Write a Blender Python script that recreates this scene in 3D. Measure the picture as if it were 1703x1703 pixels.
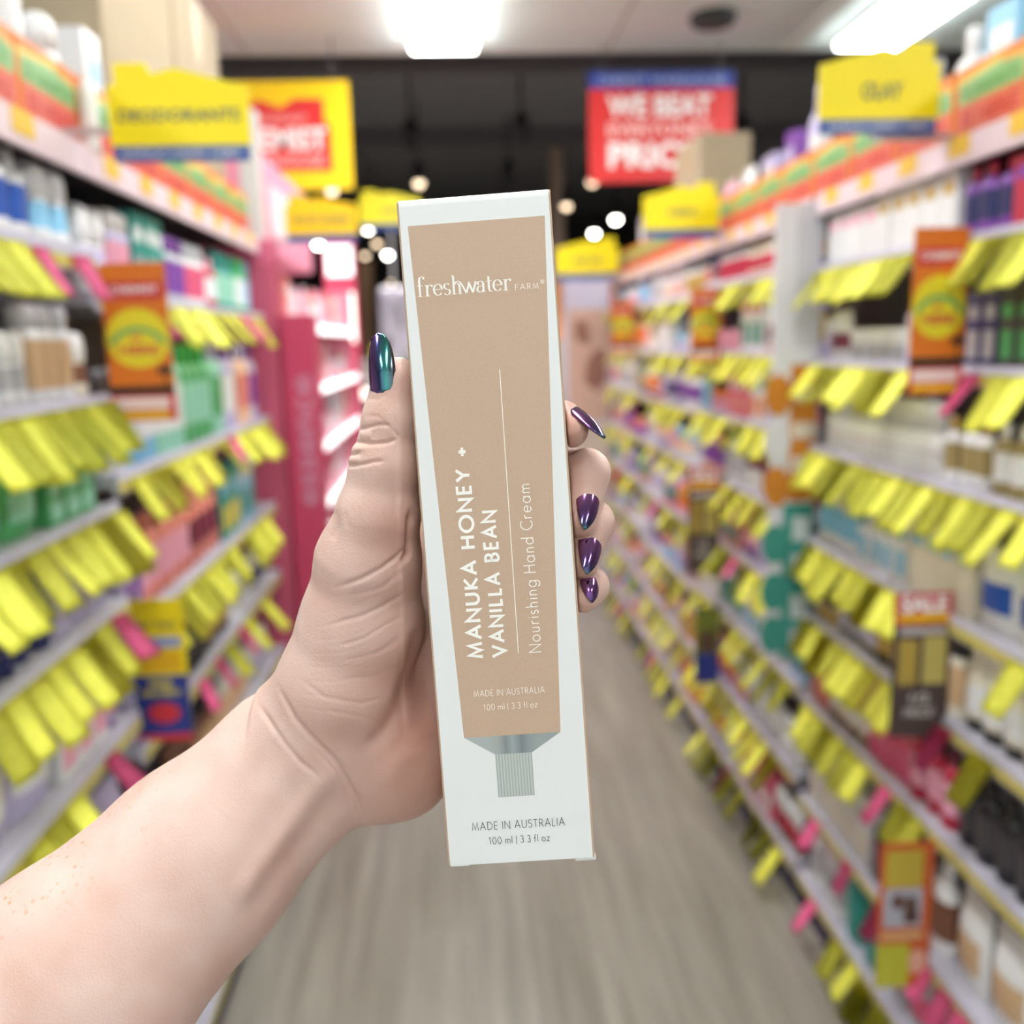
import bpy, bmesh, math, random
import numpy as np
from mathutils import Vector, Matrix

random.seed(7)
SC = bpy.context.scene
COL = SC.collection
for _o in list(bpy.data.objects):
    bpy.data.objects.remove(_o)

# ------------------------------------------------------------------ camera
F_PX, C_PX = 1575.0, 851.5
_roll = math.radians(2.0)
_d = Vector(((755 - C_PX) / F_PX, (C_PX - 570) / F_PX, -1)).normalized()      # aisle direction seen by the camera
_u = Vector((-math.sin(_roll), math.cos(_roll), 0))
_u = (_u - _u.dot(_d) * _d).normalized()
_r = _d.cross(_u).normalized()
CAM_R = Matrix((_r, _d, _u))                    # camera axes -> world axes (x across, y along the aisle, z up)
CAM_P = Vector((0, 0, 1.6))
cam_data = bpy.data.cameras.new('camera')
cam = bpy.data.objects.new('camera', cam_data)
COL.objects.link(cam)
cam.matrix_world = Matrix.Translation(CAM_P) @ CAM_R.to_4x4()
cam_data.sensor_width = 36
cam_data.sensor_fit = 'HORIZONTAL'
cam_data.lens = 36 * F_PX / 1703
cam_data.clip_start = 0.02
cam_data.dof.use_dof = True
cam_data.dof.focus_distance = 0.305
cam_data.dof.aperture_fstop = 7.0
SC.camera = cam

# ------------------------------------------------------------------ world, exposure
W = bpy.data.worlds.new('shop_ambient')
SC.world = W
W.use_nodes = True
W.node_tree.nodes['Background'].inputs[0].default_value = (1.0, 0.97, 0.95, 1)
W.node_tree.nodes['Background'].inputs[1].default_value = 0.35
SC.view_settings.view_transform = 'Standard'
SC.view_settings.look = 'None'
SC.view_settings.gamma = 1.0
SC.view_settings.use_curve_mapping = False
SC.view_settings.exposure = 0.92
SC.cycles.use_denoising = True
SC.cycles.max_bounces = 6
SC.cycles.diffuse_bounces = 3
SC.cycles.glossy_bounces = 3
SC.cycles.caustics_reflective = False
SC.cycles.caustics_refractive = False
PANEL_POWER = 13.0
_fill = bpy.data.lights.new('front_fill', 'AREA')          # fill light added behind the camera to brighten faces turned towards it
_fill.shape = 'RECTANGLE'; _fill.size = 8.0; _fill.size_y = 2.5; _fill.energy = 6; _fill.color = (1.0, 0.985, 0.97)
_fillo = bpy.data.objects.new('front_fill', _fill)
COL.objects.link(_fillo)
_fillo.location = (0, -3.93, 1.6)
_fillo.rotation_euler = (math.radians(90), 0, 0)

# ------------------------------------------------------------------ helpers
def lin(c):
    return tuple((x / 12.92 if x <= 0.04045 else ((x + 0.055) / 1.055) ** 2.4) for x in c)

def rgb(r, g, b):
    return lin((r / 255, g / 255, b / 255)) + (1.0,)

MATS = {}
def mat(name, color, rough=0.5, metal=0.0, emit=0.0, spec=0.5):
    if name in MATS:
        return MATS[name]
    m = bpy.data.materials.new(name)
    m.use_nodes = True
    b = m.node_tree.nodes['Principled BSDF']
    b.inputs['Base Color'].default_value = color
    b.inputs['Roughness'].default_value = rough
    b.inputs['Metallic'].default_value = metal
    b.inputs['Specular IOR Level'].default_value = spec
    if emit:
        b.inputs['Emission Color'].default_value = color
        b.inputs['Emission Strength'].default_value = emit
    MATS[name] = m
    return m

def nodes_of(m):
    nt = m.node_tree
    return nt, nt.nodes, nt.links, nt.nodes['Principled BSDF']

def obj(name, bm, mats, parent=None, smooth=False):
    me = bpy.data.meshes.new(name)
    bm.normal_update()
    bm.to_mesh(me)
    bm.free()
    return obj_me(name, me, mats, parent, smooth)

def obj_me(name, me, mats=None, parent=None, smooth=False):
    if mats is not None:
        if not isinstance(mats, (list, tuple)):
            mats = [mats]
        for m in mats:
            me.materials.append(m)
    if smooth:
        for p in me.polygons:
            p.use_smooth = True
    o = bpy.data.objects.new(name, me)
    COL.objects.link(o)
    if parent is not None:
        o.parent = parent
    return o

def empty(name, loc=(0, 0, 0), rotz=0.0):
    o = bpy.data.objects.new(name, None)
    o.empty_display_size = 0.05
    COL.objects.link(o)
    o.location = loc
    o.rotation_euler = (0, 0, rotz)
    return o

def tag(o, label=None, cat=None, group=None, kind=None):
    if label: o['label'] = label
    if cat: o['category'] = cat
    if group: o['group'] = group
    if kind: o['kind'] = kind
    return o

def box(bm, lo, hi, mi=0, bevel=0.0):
    r = bmesh.ops.create_cube(bm, size=1.0)
    vs = r['verts']
    lo, hi = Vector(lo), Vector(hi)
    for v in vs:
        v.co = Vector([lo[i] + (v.co[i] + 0.5) * (hi[i] - lo[i]) for i in range(3)])
    fs = {f for v in vs for f in v.link_faces}
    for f in fs:
        f.material_index = mi
    if bevel:
        es = list({e for v in vs for e in v.link_edges})
        rb = bmesh.ops.bevel(bm, geom=es, offset=bevel, segments=2, affect='EDGES', profile=0.5)
        for f in rb['faces']:
            f.material_index = mi
    return bm

def new_box(lo, hi, bevel=0.0):
    return box(bmesh.new(), lo, hi, 0, bevel)

def prism(bm, pts, y0, y1, mi=0, reverse=False):
    """Outline in the x-z plane pushed from y0 (front) to y1 (back)."""
    a = sum(pts[i][0] * pts[(i + 1) % len(pts)][1] - pts[(i + 1) % len(pts)][0] * pts[i][1] for i in range(len(pts)))
    if a < 0:
        pts = pts[::-1]
    f = [bm.verts.new((x, y0, z)) for x, z in pts]
    b = [bm.verts.new((x, y1, z)) for x, z in pts]
    n = len(pts)
    fs = [bm.faces.new(f), bm.faces.new(b[::-1])]
    for i in range(n):
        fs.append(bm.faces.new((f[i], b[i], b[(i + 1) % n], f[(i + 1) % n])))
    for x in fs:
        x.material_index = mi
    bmesh.ops.recalc_face_normals(bm, faces=fs)
    return bm

def lathe(bm, prof, seg=16, sx=1.0, sy=1.0, mis=None, cx=0, cy=0):
    rings = []
    for r, z in prof:
        rings.append([bm.verts.new((cx + sx * r * math.cos(2 * math.pi * k / seg), cy + sy * r * math.sin(2 * math.pi * k / seg), z)) for k in range(seg)])
    for i in range(len(rings) - 1):
        for k in range(seg):
            f = bm.faces.new((rings[i][k], rings[i][(k + 1) % seg], rings[i + 1][(k + 1) % seg], rings[i + 1][k]))
            f.smooth = True
            f.material_index = mis[i] if mis else 0
    if prof[0][0] > 1e-6:
        f = bm.faces.new(rings[0][::-1]); f.material_index = mis[0] if mis else 0
    if prof[-1][0] > 1e-6:
        f = bm.faces.new(rings[-1]); f.material_index = mis[-1] if mis else 0
    return bm

def cam_pt(px, py, depth):
    v = Vector(((px - C_PX) / F_PX * depth, -(py - C_PX) / F_PX * depth, -depth))
    return CAM_R @ v + CAM_P

def on_y(px, py, y):
    d = CAM_R @ Vector(((px - C_PX) / F_PX, -(py - C_PX) / F_PX, -1))
    return CAM_P + d * (y / d.y)

def text_mesh(s, w, h, bold=0.0, depth=0.0006, shear=0.0, spacing=1.0):
    """Lettering centred on the origin in the x-z plane, facing -y, w wide and h high."""
    cu = bpy.data.curves.new('lettering', 'FONT')
    cu.body = s
    cu.align_x = 'CENTER'
    cu.offset = bold
    cu.shear = shear
    cu.space_character = spacing
    cu.resolution_u = 3
    t = bpy.data.objects.new('lettering', cu)
    COL.objects.link(t)
    bpy.context.view_layer.update()
    dg = bpy.context.evaluated_depsgraph_get()
    me = bpy.data.meshes.new_from_object(t.evaluated_get(dg))
    bpy.data.objects.remove(t)
    bpy.data.curves.remove(cu)
    n = len(me.vertices)
    co = np.empty(n * 3, dtype=np.float32)
    me.vertices.foreach_get('co', co)
    co = co.reshape(-1, 3)
    lo, hi = co.min(0), co.max(0)
    sx = w / max(hi[0] - lo[0], 1e-6)
    sz = h / max(hi[1] - lo[1], 1e-6)
    out = np.zeros_like(co)
    out[:, 0] = (co[:, 0] - (lo[0] + hi[0]) / 2) * sx
    out[:, 2] = (co[:, 1] - (lo[1] + hi[1]) / 2) * sz
    me.vertices.foreach_set('co', out.ravel())
    me.update()
    me.materials.clear()
    return me

def lettering(s, w, h, m, parent, loc, bold=0.02, name='lettering', rot=None, shear=0.0):
    o = obj_me(name, text_mesh(s, w, h, bold, shear=shear), m, parent)
    o.location = loc
    if rot:
        o.rotation_euler = rot
    return o
# ------------------------------------------------------------------ room shell
def structure(name, bm, m):
    o = obj(name, bm, m)
    o['kind'] = 'structure'
    return o

def build_room():
    fl = mat('floor_planks', rgb(150, 138, 127), 0.30)
    nt, N, L, b = nodes_of(fl)
    tc = N.new('ShaderNodeTexCoord')
    mp = N.new('ShaderNodeMapping'); mp.inputs['Rotation'].default_value = (0, 0, math.pi / 2)
    L.new(tc.outputs['Object'], mp.inputs[0])
    br = N.new('ShaderNodeTexBrick')
    br.inputs['Scale'].default_value = 1.0
    br.inputs['Brick Width'].default_value = 1.2; br.inputs['Row Height'].default_value = 0.15
    br.inputs['Mortar Size'].default_value = 0.0012; br.offset = 0.37
    br.inputs['Color1'].default_value = rgb(160, 153, 143); br.inputs['Color2'].default_value = rgb(144, 136, 126); br.inputs['Mortar'].default_value = rgb(92, 82, 74)
    L.new(mp.outputs[0], br.inputs['Vector'])
    m2 = N.new('ShaderNodeMapping'); m2.inputs['Scale'].default_value = (26, 1.6, 1)
    L.new(tc.outputs['Object'], m2.inputs[0])
    nz = N.new('ShaderNodeTexNoise'); nz.inputs['Scale'].default_value = 1.0; nz.inputs['Detail'].default_value = 6
    L.new(m2.outputs[0], nz.inputs['Vector'])
    cr = N.new('ShaderNodeValToRGB'); cr.color_ramp.elements[0].position = .3; cr.color_ramp.elements[0].color = rgb(124, 116, 107)
    cr.color_ramp.elements[1].position = .72; cr.color_ramp.elements[1].color = rgb(182, 175, 164)
    L.new(nz.outputs['Fac'], cr.inputs[0])
    mx = N.new('ShaderNodeMix'); mx.data_type = 'RGBA'; mx.inputs[0].default_value = .55
    L.new(br.outputs['Color'], mx.inputs[6]); L.new(cr.outputs[0], mx.inputs[7]); L.new(mx.outputs[2], b.inputs['Base Color'])
    structure('floor', new_box((-6, -4, -0.1), (6, 16, 0)), fl)
    ce = mat('ceiling_paint', rgb(232, 246, 243), 0.85)
    structure('ceiling', new_box((-6, -4, 3.0), (6, 5.0, 3.62)), [ce])
    dk = mat('dark_ceiling', rgb(134, 136, 140), 0.8)
    structure('ceiling_dark', new_box((-6, 5.002, 3.55), (6, 16, 3.65)), dk)
    wl = mat('wall_paint', rgb(205, 200, 196), 0.8)
    dw = mat('dark_wall', rgb(52, 50, 53), 0.8)
    structure('wall_left', new_box((-6.1, -4, 0), (-6, 16, 3.55)), wl)
    structure('wall_right', new_box((6, -4, 0), (6.1, 16, 3.55)), wl)
    structure('wall_back', new_box((-6, 16, 0), (6, 16.1, 3.55)), dw)
    bm = bmesh.new()
    box(bm, (-6, -4.1, 0), (-4.2, -4, 3.0)); box(bm, (4.2, -4.1, 0), (6, -4, 3.0)); box(bm, (-4.2, -4.1, 0), (4.2, -4, .3)); box(bm, (-4.2, -4.1, 2.9), (4.2, -4, 3.0))
    structure('wall_front', bm, wl)
    w1 = structure('window_1', new_box((-4.2, -4.07, .3), (4.2, -4.05, 2.9)), mat('window_glass_pale', rgb(236, 242, 246), .2))  # unseen window, made up to go with the added front fill
    for x in (-2.1, 0, 2.1):
        obj('window_frame', new_box((x - .03, -4.045, .3), (x + .03, -4.0, 2.9)), mat('window_alu', rgb(170, 172, 176), .4, .5), w1)
    for i, (y, z) in enumerate(((6.6, 3.36), (9.2, 3.40))):
        structure('trim_%d' % (i + 1), new_box((-6, y, z), (6, y + .16, 3.549)), mat('dark_duct', rgb(104, 104, 108), .7))
    structure('trim_3', new_box((1.66, -4, 2.985), (1.74, 4.95, 2.9995)), mat('seam_white', rgb(232, 236, 228), .6))
    structure('trim_4', new_box((-.95, -4, 2.996), (-.94, 4.95, 2.9995)), mat('seam_grey', rgb(190, 182, 176), .7))
    structure('trim_5', new_box((.80, -4, 2.996), (.81, 4.95, 2.9995)), mat('seam_grey', rgb(190, 182, 176), .7))

    # fluorescent panels: one row over each aisle
    glow = mat('panel_glow', (0.965, 1.0, 0.985, 1), 0.6, 0, PANEL_POWER)
    alu = mat('panel_frame', rgb(235, 235, 232), 0.5)
    first = None
    for xi, x in enumerate((-2.05, 0.0, 2.05)):
        for yi, y in enumerate((-3.2, -0.45, 1.75, 3.62)):
            if first is None:
                r = empty('ceiling_light', (x, y, 3.0))
                bm = bmesh.new()
                w, l = .15, 1.2
                for a in ((-w - .015, -.015, -.02, -w, l + .015, -.0002), (w, -.015, -.02, w + .015, l + .015, -.0002), (-w, -.015, -.02, w, 0, -.0002), (-w, l, -.02, w, l + .015, -.0002)):
                    box(bm, a[:3], a[3:])
                obj('frame', bm, alu, r)
                obj('diffuser', new_box((-w, 0, -.046), (w, l, -.004), .008), glow, r)
                first = r
            else:
                r = first.copy(); COL.objects.link(r); r.location = (x, y, 3.0)
                for ch in first.children:
                    c2 = ch.copy(); c2.parent = r; COL.objects.link(c2)
            where = ('over the brown cartons', 'straight above the aisle', 'beyond the OLAY sign')[xi]
            when = ('first', 'second', 'third', 'last')[yi]
            tag(r, 'white ceiling panel light %s, %s in its row' % (where, when), 'ceiling light', 'fluorescent ceiling panels')

    # dark round speaker on the ceiling
    r = empty('ceiling_speaker', on_y(1185, 52, 4.45)); r.location.z = 3.0
    bm = lathe(bmesh.new(), [(.085, -.045), (.10, -.03), (.10, -.0005)], 24)
    obj('housing', bm, mat('speaker_dark', rgb(52, 56, 56), .6), r)
    bm = lathe(bmesh.new(), [(.06, -.052), (.075, -.0452)], 24)
    obj('grille', bm, mat('speaker_mesh', rgb(80, 82, 82), .7), r)
    tag(r, 'dark round speaker on the pale ceiling between sign and light', 'speaker')

build_room()

# ------------------------------------------------------------------ track spotlights under the dark ceiling
def build_spots():
    black = mat('spot_black', rgb(30, 30, 32), .5)
    warm = mat('spot_warm', rgb(255, 226, 190), .5, 0, 2.2)
    cold = mat('spot_cold', rgb(255, 252, 240), .5, 0, 16.0)
    spots = [(697, 305, 8.3, 0), (612, 380, 9.6, 1), (627, 405, 11.0, 0), (607, 425, 12.0, 0), (645, 424, 12.4, 1), (942, 343, 9.4, 0), (1024, 365, 9.9, 1), (988, 388, 11.2, 1),
             (530, 407, 10.2, 1), (556, 407, 10.8, 1), (500, 412, 10.6, 0), (652, 470, 14.2, 0), (985, 303, 8.6, 0), (552, 317, 7.6, 0)]
    words_ = ['above the box top', 'beside the small yellow sign', 'low in a cluster beside the box', 'lowest of a cluster beside the box', 'touching the box edge', 'beside the top right box corner',
              'above the lowest yellow sign', 'between the yellow sign and the box', 'under the MOISTURISER sign', 'under the MOISTURISER sign near its end', 'under the MOISTURISER sign by the pink stand', 'deep in the dark beside the box',
              'at the corner of the WE BEAT sign', 'under the red house sign']
    for (px, py, y, k), wd in zip(spots, words_):
        p = on_y(px, py, y)
        r = empty('track_spotlight', p)
        bm = lathe(bmesh.new(), [(.034, .004), (.045, .02), (.05, .14), (.03, .17)], 14)
        obj('housing', bm, black, r)
        bm = new_box((-.008, -.008, .165), (.008, .008, 3.549 - p.z))
        obj('stem', bm, black, r)
        bm = lathe(bmesh.new(), [(0.0, -.034), (.02, -.03), (.036, -.014), (.042, .004), (.034, .018), (0, .02)], 14)
        obj('bulb', bm, cold if k else warm, r)
        tag(r, '%s spotlight hanging in the dark, %s' % ('bright white' if k else 'warm dim', wd), 'spotlight', 'track spotlights under the dark ceiling')
    for px, py, y, wd in ((683, 222, 6.9, 'above the box'), (867, 212, 7.0, 'left of the WE BEAT sign'), (845, 285, 8.8, 'just above the box top edge'), (1232, 215, 6.9, 'beside the WE BEAT sign')):
        p = on_y(px, py, y)
        r = empty('track_spotlight', p)
        bm = lathe(bmesh.new(), [(0, -.1), (.045, -.1), (.05, .08), (.02, .1)], 14)
        obj('housing', bm, black, r)
        obj('stem', new_box((-.01, -.01, .099), (.01, .01, 3.549 - p.z)), black, r)
        tag(r, 'unlit black spotlight hanging under the dark ceiling, %s' % wd.replace('left of', 'beside'), 'spotlight', 'track spotlights under the dark ceiling')
    for x, y in ((-1.0, 8.0), (0.3, 9.5), (-1.0, 5.9), (0.4, 6.6), (1.6, 8.0)):
        l = bpy.data.lights.new('spot_lamp', 'SPOT'); l.energy = 55; l.spot_size = math.radians(110); l.spot_blend = .6; l.color = (1, .93, .86); l.shadow_soft_size = .06
        o = bpy.data.objects.new('spot_lamp', l); COL.objects.link(o); o.location = (x, y, 3.3)

build_spots()
# ------------------------------------------------------------------ shelving
LX, RX = -0.60, 0.905
ZR = [.14, .37, .65, .88, 1.08, 1.32, 1.535, 1.76, 1.93]
BAYS = {
    'LA': dict(side=-1, x=LX, y0=.75, y1=1.665, z=[.14, .40, .69, .957, 1.17, 1.34, 1.526, 1.76, 1.93], name='bay nearest us of the deodorant shelving', short='near deodorant bay'),
    'LB': dict(side=-1, x=LX, y0=1.67, y1=3.05, z=[.14, .38, .63, .885, 1.11, 1.385, 1.70, 1.93], name='bay under the DEODORANTS sign, beside the pink column', short='bay under DEODORANTS sign'),
    'RA': dict(side=1, x=RX, y0=1.2, y1=2.36, z=ZR, name='bay holding the SALE card', short='SALE card bay'),
    'RB': dict(side=1, x=RX, y0=2.40, y1=3.55, z=[.14, .40, .66, .90, 1.12, 1.34, 1.55, 1.77, 1.93], name='bay just behind the striped fin', short='bay behind striped fin'),
    'RC': dict(side=1, x=RX, y0=3.555, y1=4.58, z=[.14, .38, .63, .88, 1.12, 1.33, 1.54, 1.75, 1.93], name='bay under the AVEENO sign', short='bay past AVEENO sign'),
    'RD': dict(side=1, x=RX, y0=4.585, y1=5.65, z=[.14, .40, .66, .90, 1.12, 1.34, 1.55, 1.77, 1.93], name='last bay before the beauty poster', short='last bay by poster'),
}
DEPTH = 0.36
ORD = ['first', 'second', 'third', 'fourth', 'fifth', 'sixth', 'seventh', 'eighth', 'ninth', 'tenth', 'eleventh', 'twelfth', 'thirteenth', 'fourteenth']
CARD = ['one', 'two', 'three', 'four', 'five', 'six', 'seven', 'eight', 'nine', 'ten', 'eleven', 'twelve', 'thirteen', 'fourteen']

def shelf_word(bay, i):
    n = len(BAYS[bay]['z'])
    k = n - 1 - i
    return 'top' if k == 0 else ('bottom' if i == 0 else ORD[k])

def build_shelving():
    steel = mat('shelf_grey_steel', rgb(196, 192, 204), .45)
    dark = mat('shelf_back_dark', rgb(150, 147, 153), .7)
    navy = mat('kick_navy', rgb(44, 42, 92), .5)
    rail = mat('rail_lilac', rgb(206, 202, 222), .4)
    strip = mat('rail_strip_yellow', rgb(206, 190, 92), .5)
    under = mat('shelf_top_shade', rgb(72, 68, 72), .6)  # dark colour stands in for the shadow under the top shelf
    pinkish = mat('banner_pink_white', rgb(228, 204, 212), .5)
    amber = mat('banner_amber', rgb(236, 190, 70), .5)
    for key, b in BAYS.items():
        s, xf, y0, y1 = b['side'], b['x'], b['y0'], b['y1']
        root = empty('shelving_bay', (xf, (y0 + y1) / 2, 0))
        tag(root, 'grey steel shelving, ' + b['name'], 'shelving', 'shelving bays along the aisle')
        def bx(name, a, c, m, z0, z1, ya=y0, yb=y1, parent=root, bev=0):
            x0, x1 = sorted((s * a, s * c))
            o = obj(name, new_box((x0, ya - root.location.y, z0), (x1, yb - root.location.y, z1), bev), m, parent)
            return o
        bx('back_panel', DEPTH, DEPTH + .02, dark, 0, 1.93)
        bx('upright', DEPTH - .04, DEPTH - .0005, steel, 0, 1.90, y0, y0 + .025)
        bx('upright', DEPTH - .04, DEPTH - .0005, steel, 0, 1.90, y1 - .025, y1)
        bx('kick_plate', .02, .04, navy, 0, b['z'][0] - .041)
        for i, z in enumerate(b['z']):
            top = i == len(b['z']) - 1
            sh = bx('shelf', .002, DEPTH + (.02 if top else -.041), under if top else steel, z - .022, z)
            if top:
                sh['label'] = 'top shelf with underside shade painted in'
                bx('banner_strip', -.010, .0015, pinkish, z - .045, z + .004, parent=sh)
                yy = y0 + .08
                while yy < y1 - .08:
                    x0, x1 = sorted((-s * .0115, -s * .0102))
                    obj('banner_print', new_box((x0, yy - root.location.y, z - .03), (x1, yy + .07 - root.location.y, z + .004)), amber, sh)
                    yy += .19
            else:
                bx('price_rail', -.008, .0015, rail, z - .034, z + .004, parent=sh)
                bx('rail_strip', -.0095, -.0082, strip, z - .030, z - .012, parent=sh)

build_shelving()
# ------------------------------------------------------------------ signs
YEL = mat('sign_yellow', rgb(240, 218, 0), .4)
BLU = mat('sign_blue', rgb(38, 78, 150), .4)
RED = mat('sign_red', rgb(214, 44, 44), .4)
WHI = mat('sign_white', rgb(240, 238, 236), .45)
INK = mat('sign_ink', rgb(34, 62, 96), .5)
STEEL = mat('sign_post', rgb(190, 190, 196), .35, .6)

def house_sign(x0, y0, x1, y1, y, word, tw, label, mirror=False, th=.13, strap='AUSTRALIA\'S CHEAPEST CHEMIST', yel=YEL, hang=True, post_to=1.94):
    """Pixel box of the sign seen in the photograph and its distance along the aisle."""
    a, b2 = on_y(x0, (y0 + y1) / 2, y), on_y(x1, (y0 + y1) / 2, y)
    t, d = on_y((x0 + x1) / 2, y0, y), on_y((x0 + x1) / 2, y1, y)
    w, h = b2.x - a.x, t.z - d.z
    root = empty('aisle_sign', ((a.x + b2.x) / 2, y, d.z))
    pts = [(0, .16), (1, .16), (1, .76), (.49, .95), (.32, .89), (.285, 1.0), (.06, 1.0), (.06, .78), (0, .78)]
    if mirror:
        pts = [(1 - u, v) for u, v in pts]
    obj('board', prism(bmesh.new(), [((u - .5) * w, v * h) for u, v in pts], 0, .008), yel, root)
    obj('blue_band', prism(bmesh.new(), [(-.485 * w, 0), (.485 * w, 0), (.485 * w, .1595 * h), (-.485 * w, .1595 * h)], 0, .008), BLU, root)
    lettering(word, w * tw, h * th, INK, root, (0 if tw > .7 else w * .02, -.0008, h * .47), .02, shear=0.1)
    if w * 1575 / y > 150:
        lettering(strap, w * .86, h * .06, WHI, root, (0, -.0008, h * .08), .005)
    px = (a.x + b2.x) / 2
    obj('post', new_box((-.006, .0085, min(0, post_to - d.z)), (.006, .014, h * .4)), STEEL, root)
    if y < 5.3:
        e0, e1 = sorted((0, (RX + .06 if px > 0 else LX - .06) - px))
        obj('bracket', new_box((e0 - .006, .0145, post_to - d.z), (e1 + .006, .022, post_to + .012 - d.z)), STEEL, root)
    tag(root, label, 'sign', 'yellow house shaped aisle signs')
    return root

house_sign(180, 104, 413, 268, 1.615, 'DEODORANTS', .88, 'yellow house shaped DEODORANTS sign above the top shelf')
house_sign(1364, 70, 1563, 222, 1.745, 'OLAY', .34, 'yellow house shaped OLAY sign above the top shelf', True, .19)
house_sign(1070, 304, 1196, 396, 3.22, 'AVEENO', .40, 'yellow house shaped AVEENO sign below the brown carton', True)
house_sign(924, 396, 1029, 466, 5.1, 'SKIN CARE', .44, 'yellow sign with blue band close beside the held box', True)
house_sign(474, 324, 594, 402, 3.31, 'MOISTURISER', .78, 'yellow orange aisle sign above the pink lit stand', yel=mat('sign_amber', rgb(246, 200, 0), .4))
house_sign(597, 316, 700, 382, 5.6, 'FACE', .30, 'small bright yellow sign partly hidden behind the held box', yel=mat('sign_lemon', rgb(248, 238, 30), .4), post_to=0.001)

def hanging_sign(name, px0, py0, px1, py1, y):
    a, b2 = on_y(px0, (py0 + py1) / 2, y), on_y(px1, (py0 + py1) / 2, y)
    t, d = on_y((px0 + px1) / 2, py0, y), on_y((px0 + px1) / 2, py1, y)
    root = empty(name, ((a.x + b2.x) / 2, y, d.z))
    return root, b2.x - a.x, t.z - d.z

def build_hanging():
    wire = mat('wire_grey', rgb(120, 120, 124), .4, .5)
    r, w, h = hanging_sign('hanging_sign', 330, 135, 583, 316, 4.7)
    obj('board', new_box((-w / 2, 0, 0), (w / 2, .012, h)), mat('sign_amber2', rgb(248, 208, 0), .4), r)
    pts = [(.13, .17), (.87, .17), (.87, .58), (.83, .64), (.83, .84), (.64, .84), (.55, .76), (.40, .84), (.16, .60), (.13, .58)]
    obj('red_house', prism(bmesh.new(), [((u - .5) * w, v * h) for u, v in pts], -.001, .0005), RED, r)
    lettering('DISCOUNT', w * .40, h * .06, mat('sign_pinkwhite', rgb(236, 190, 186), .5), r, (.02 * w, -.0016, h * .66), .01)
    lettering('CHEMIST', w * .68, h * .21, WHI, r, (0, -.0016, h * .47), .03)
    lettering('WAREHOUSE', w * .64, h * .09, mat('sign_pinkwhite', rgb(236, 190, 186), .5), r, (0, -.0016, h * .27), .01)
    for s in (-1, 1):
        obj('wire', new_box((s * w * .4 - .003, .003, h), (s * w * .4 + .003, .009, 3.0 - r.location.z)), wire, r)
    tag(r, 'big square yellow hanging sign with red house and CHEMIST lettering', 'sign', 'hanging shop signs')
    r, w, h = hanging_sign('hanging_sign', 980, 118, 1220, 302, 4.85)
    obj('board', new_box((-w / 2, 0, 0), (w / 2, .012, h * .845)), RED, r)
    obj('blue_header', new_box((-w / 2, 0, h * .846), (w / 2, .012, h)), mat('sign_blue2', rgb(40, 62, 150), .4), r)
    lettering('CHEMIST WAREHOUSE', w * .88, h * .085, mat('sign_bluewhite', rgb(170, 186, 226), .5), r, (0, -.0008, h * .92), .005)
    lettering('WE BEAT', w * .72, h * .20, WHI, r, (-.01, -.0008, h * .69), .035)
    lettering('EVERYONE\'S', w * .72, h * .13, mat('sign_pinkwhite2', rgb(244, 206, 202), .5), r, (-.01, -.0008, h * .48), .015)
    lettering('PRICES', w * .74, h * .24, WHI, r, (0, -.0008, h * .245), .04)
    for s in (-1, 1):
        obj('wire', new_box((s * w * .4 - .003, .003, h), (s * w * .4 + .003, .009, 3.0 - r.location.z)), wire, r)
    tag(r, 'red hanging sign with blue header reading WE BEAT EVERYONE\'S PRICES', 'sign', 'hanging shop signs')

build_hanging()

# ------------------------------------------------------------------ promotional cards clipped to the shelf lips
ORA = mat('card_orange', rgb(214, 112, 22), .45)
YEL2 = mat('card_yellow', rgb(226, 206, 40), .45)
GRN = mat('card_green', rgb(96, 166, 96), .5)
CRI = mat('card_crimson', rgb(200, 50, 60), .45)
BLK = mat('card_black', rgb(34, 30, 24), .5)
GLD = mat('card_gold', rgb(226, 174, 6), .45)

def card_frame(name, px0, py0, px1, py1, y):
    a, b2 = on_y(px0, (py0 + py1) / 2, y), on_y(px1, (py0 + py1) / 2, y)
    t, d = on_y((px0 + px1) / 2, py0, y), on_y((px0 + px1) / 2, py1, y)
    root = empty(name, ((a.x + b2.x) / 2, y, d.z))
    return root, b2.x - a.x, t.z - d.z

def clip(root, w, z, side):
    x = (LX if side < 0 else RX) - root.location.x
    x0, x1 = sorted((x, side * w * .3))
    obj('clip', new_box((x0, .0025, z), (x1, .010, z + .014)), STEEL, root)

def rect(name, root, w, h, u0, v0, u1, v1, m, lift=.0006, parent=None):
    return obj(name, prism(bmesh.new(), [((u0 - .5) * w, v0 * h), ((u1 - .5) * w, v0 * h), ((u1 - .5) * w, v1 * h), ((u0 - .5) * w, v1 * h)], -lift, .0004), m, parent or root)

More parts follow.
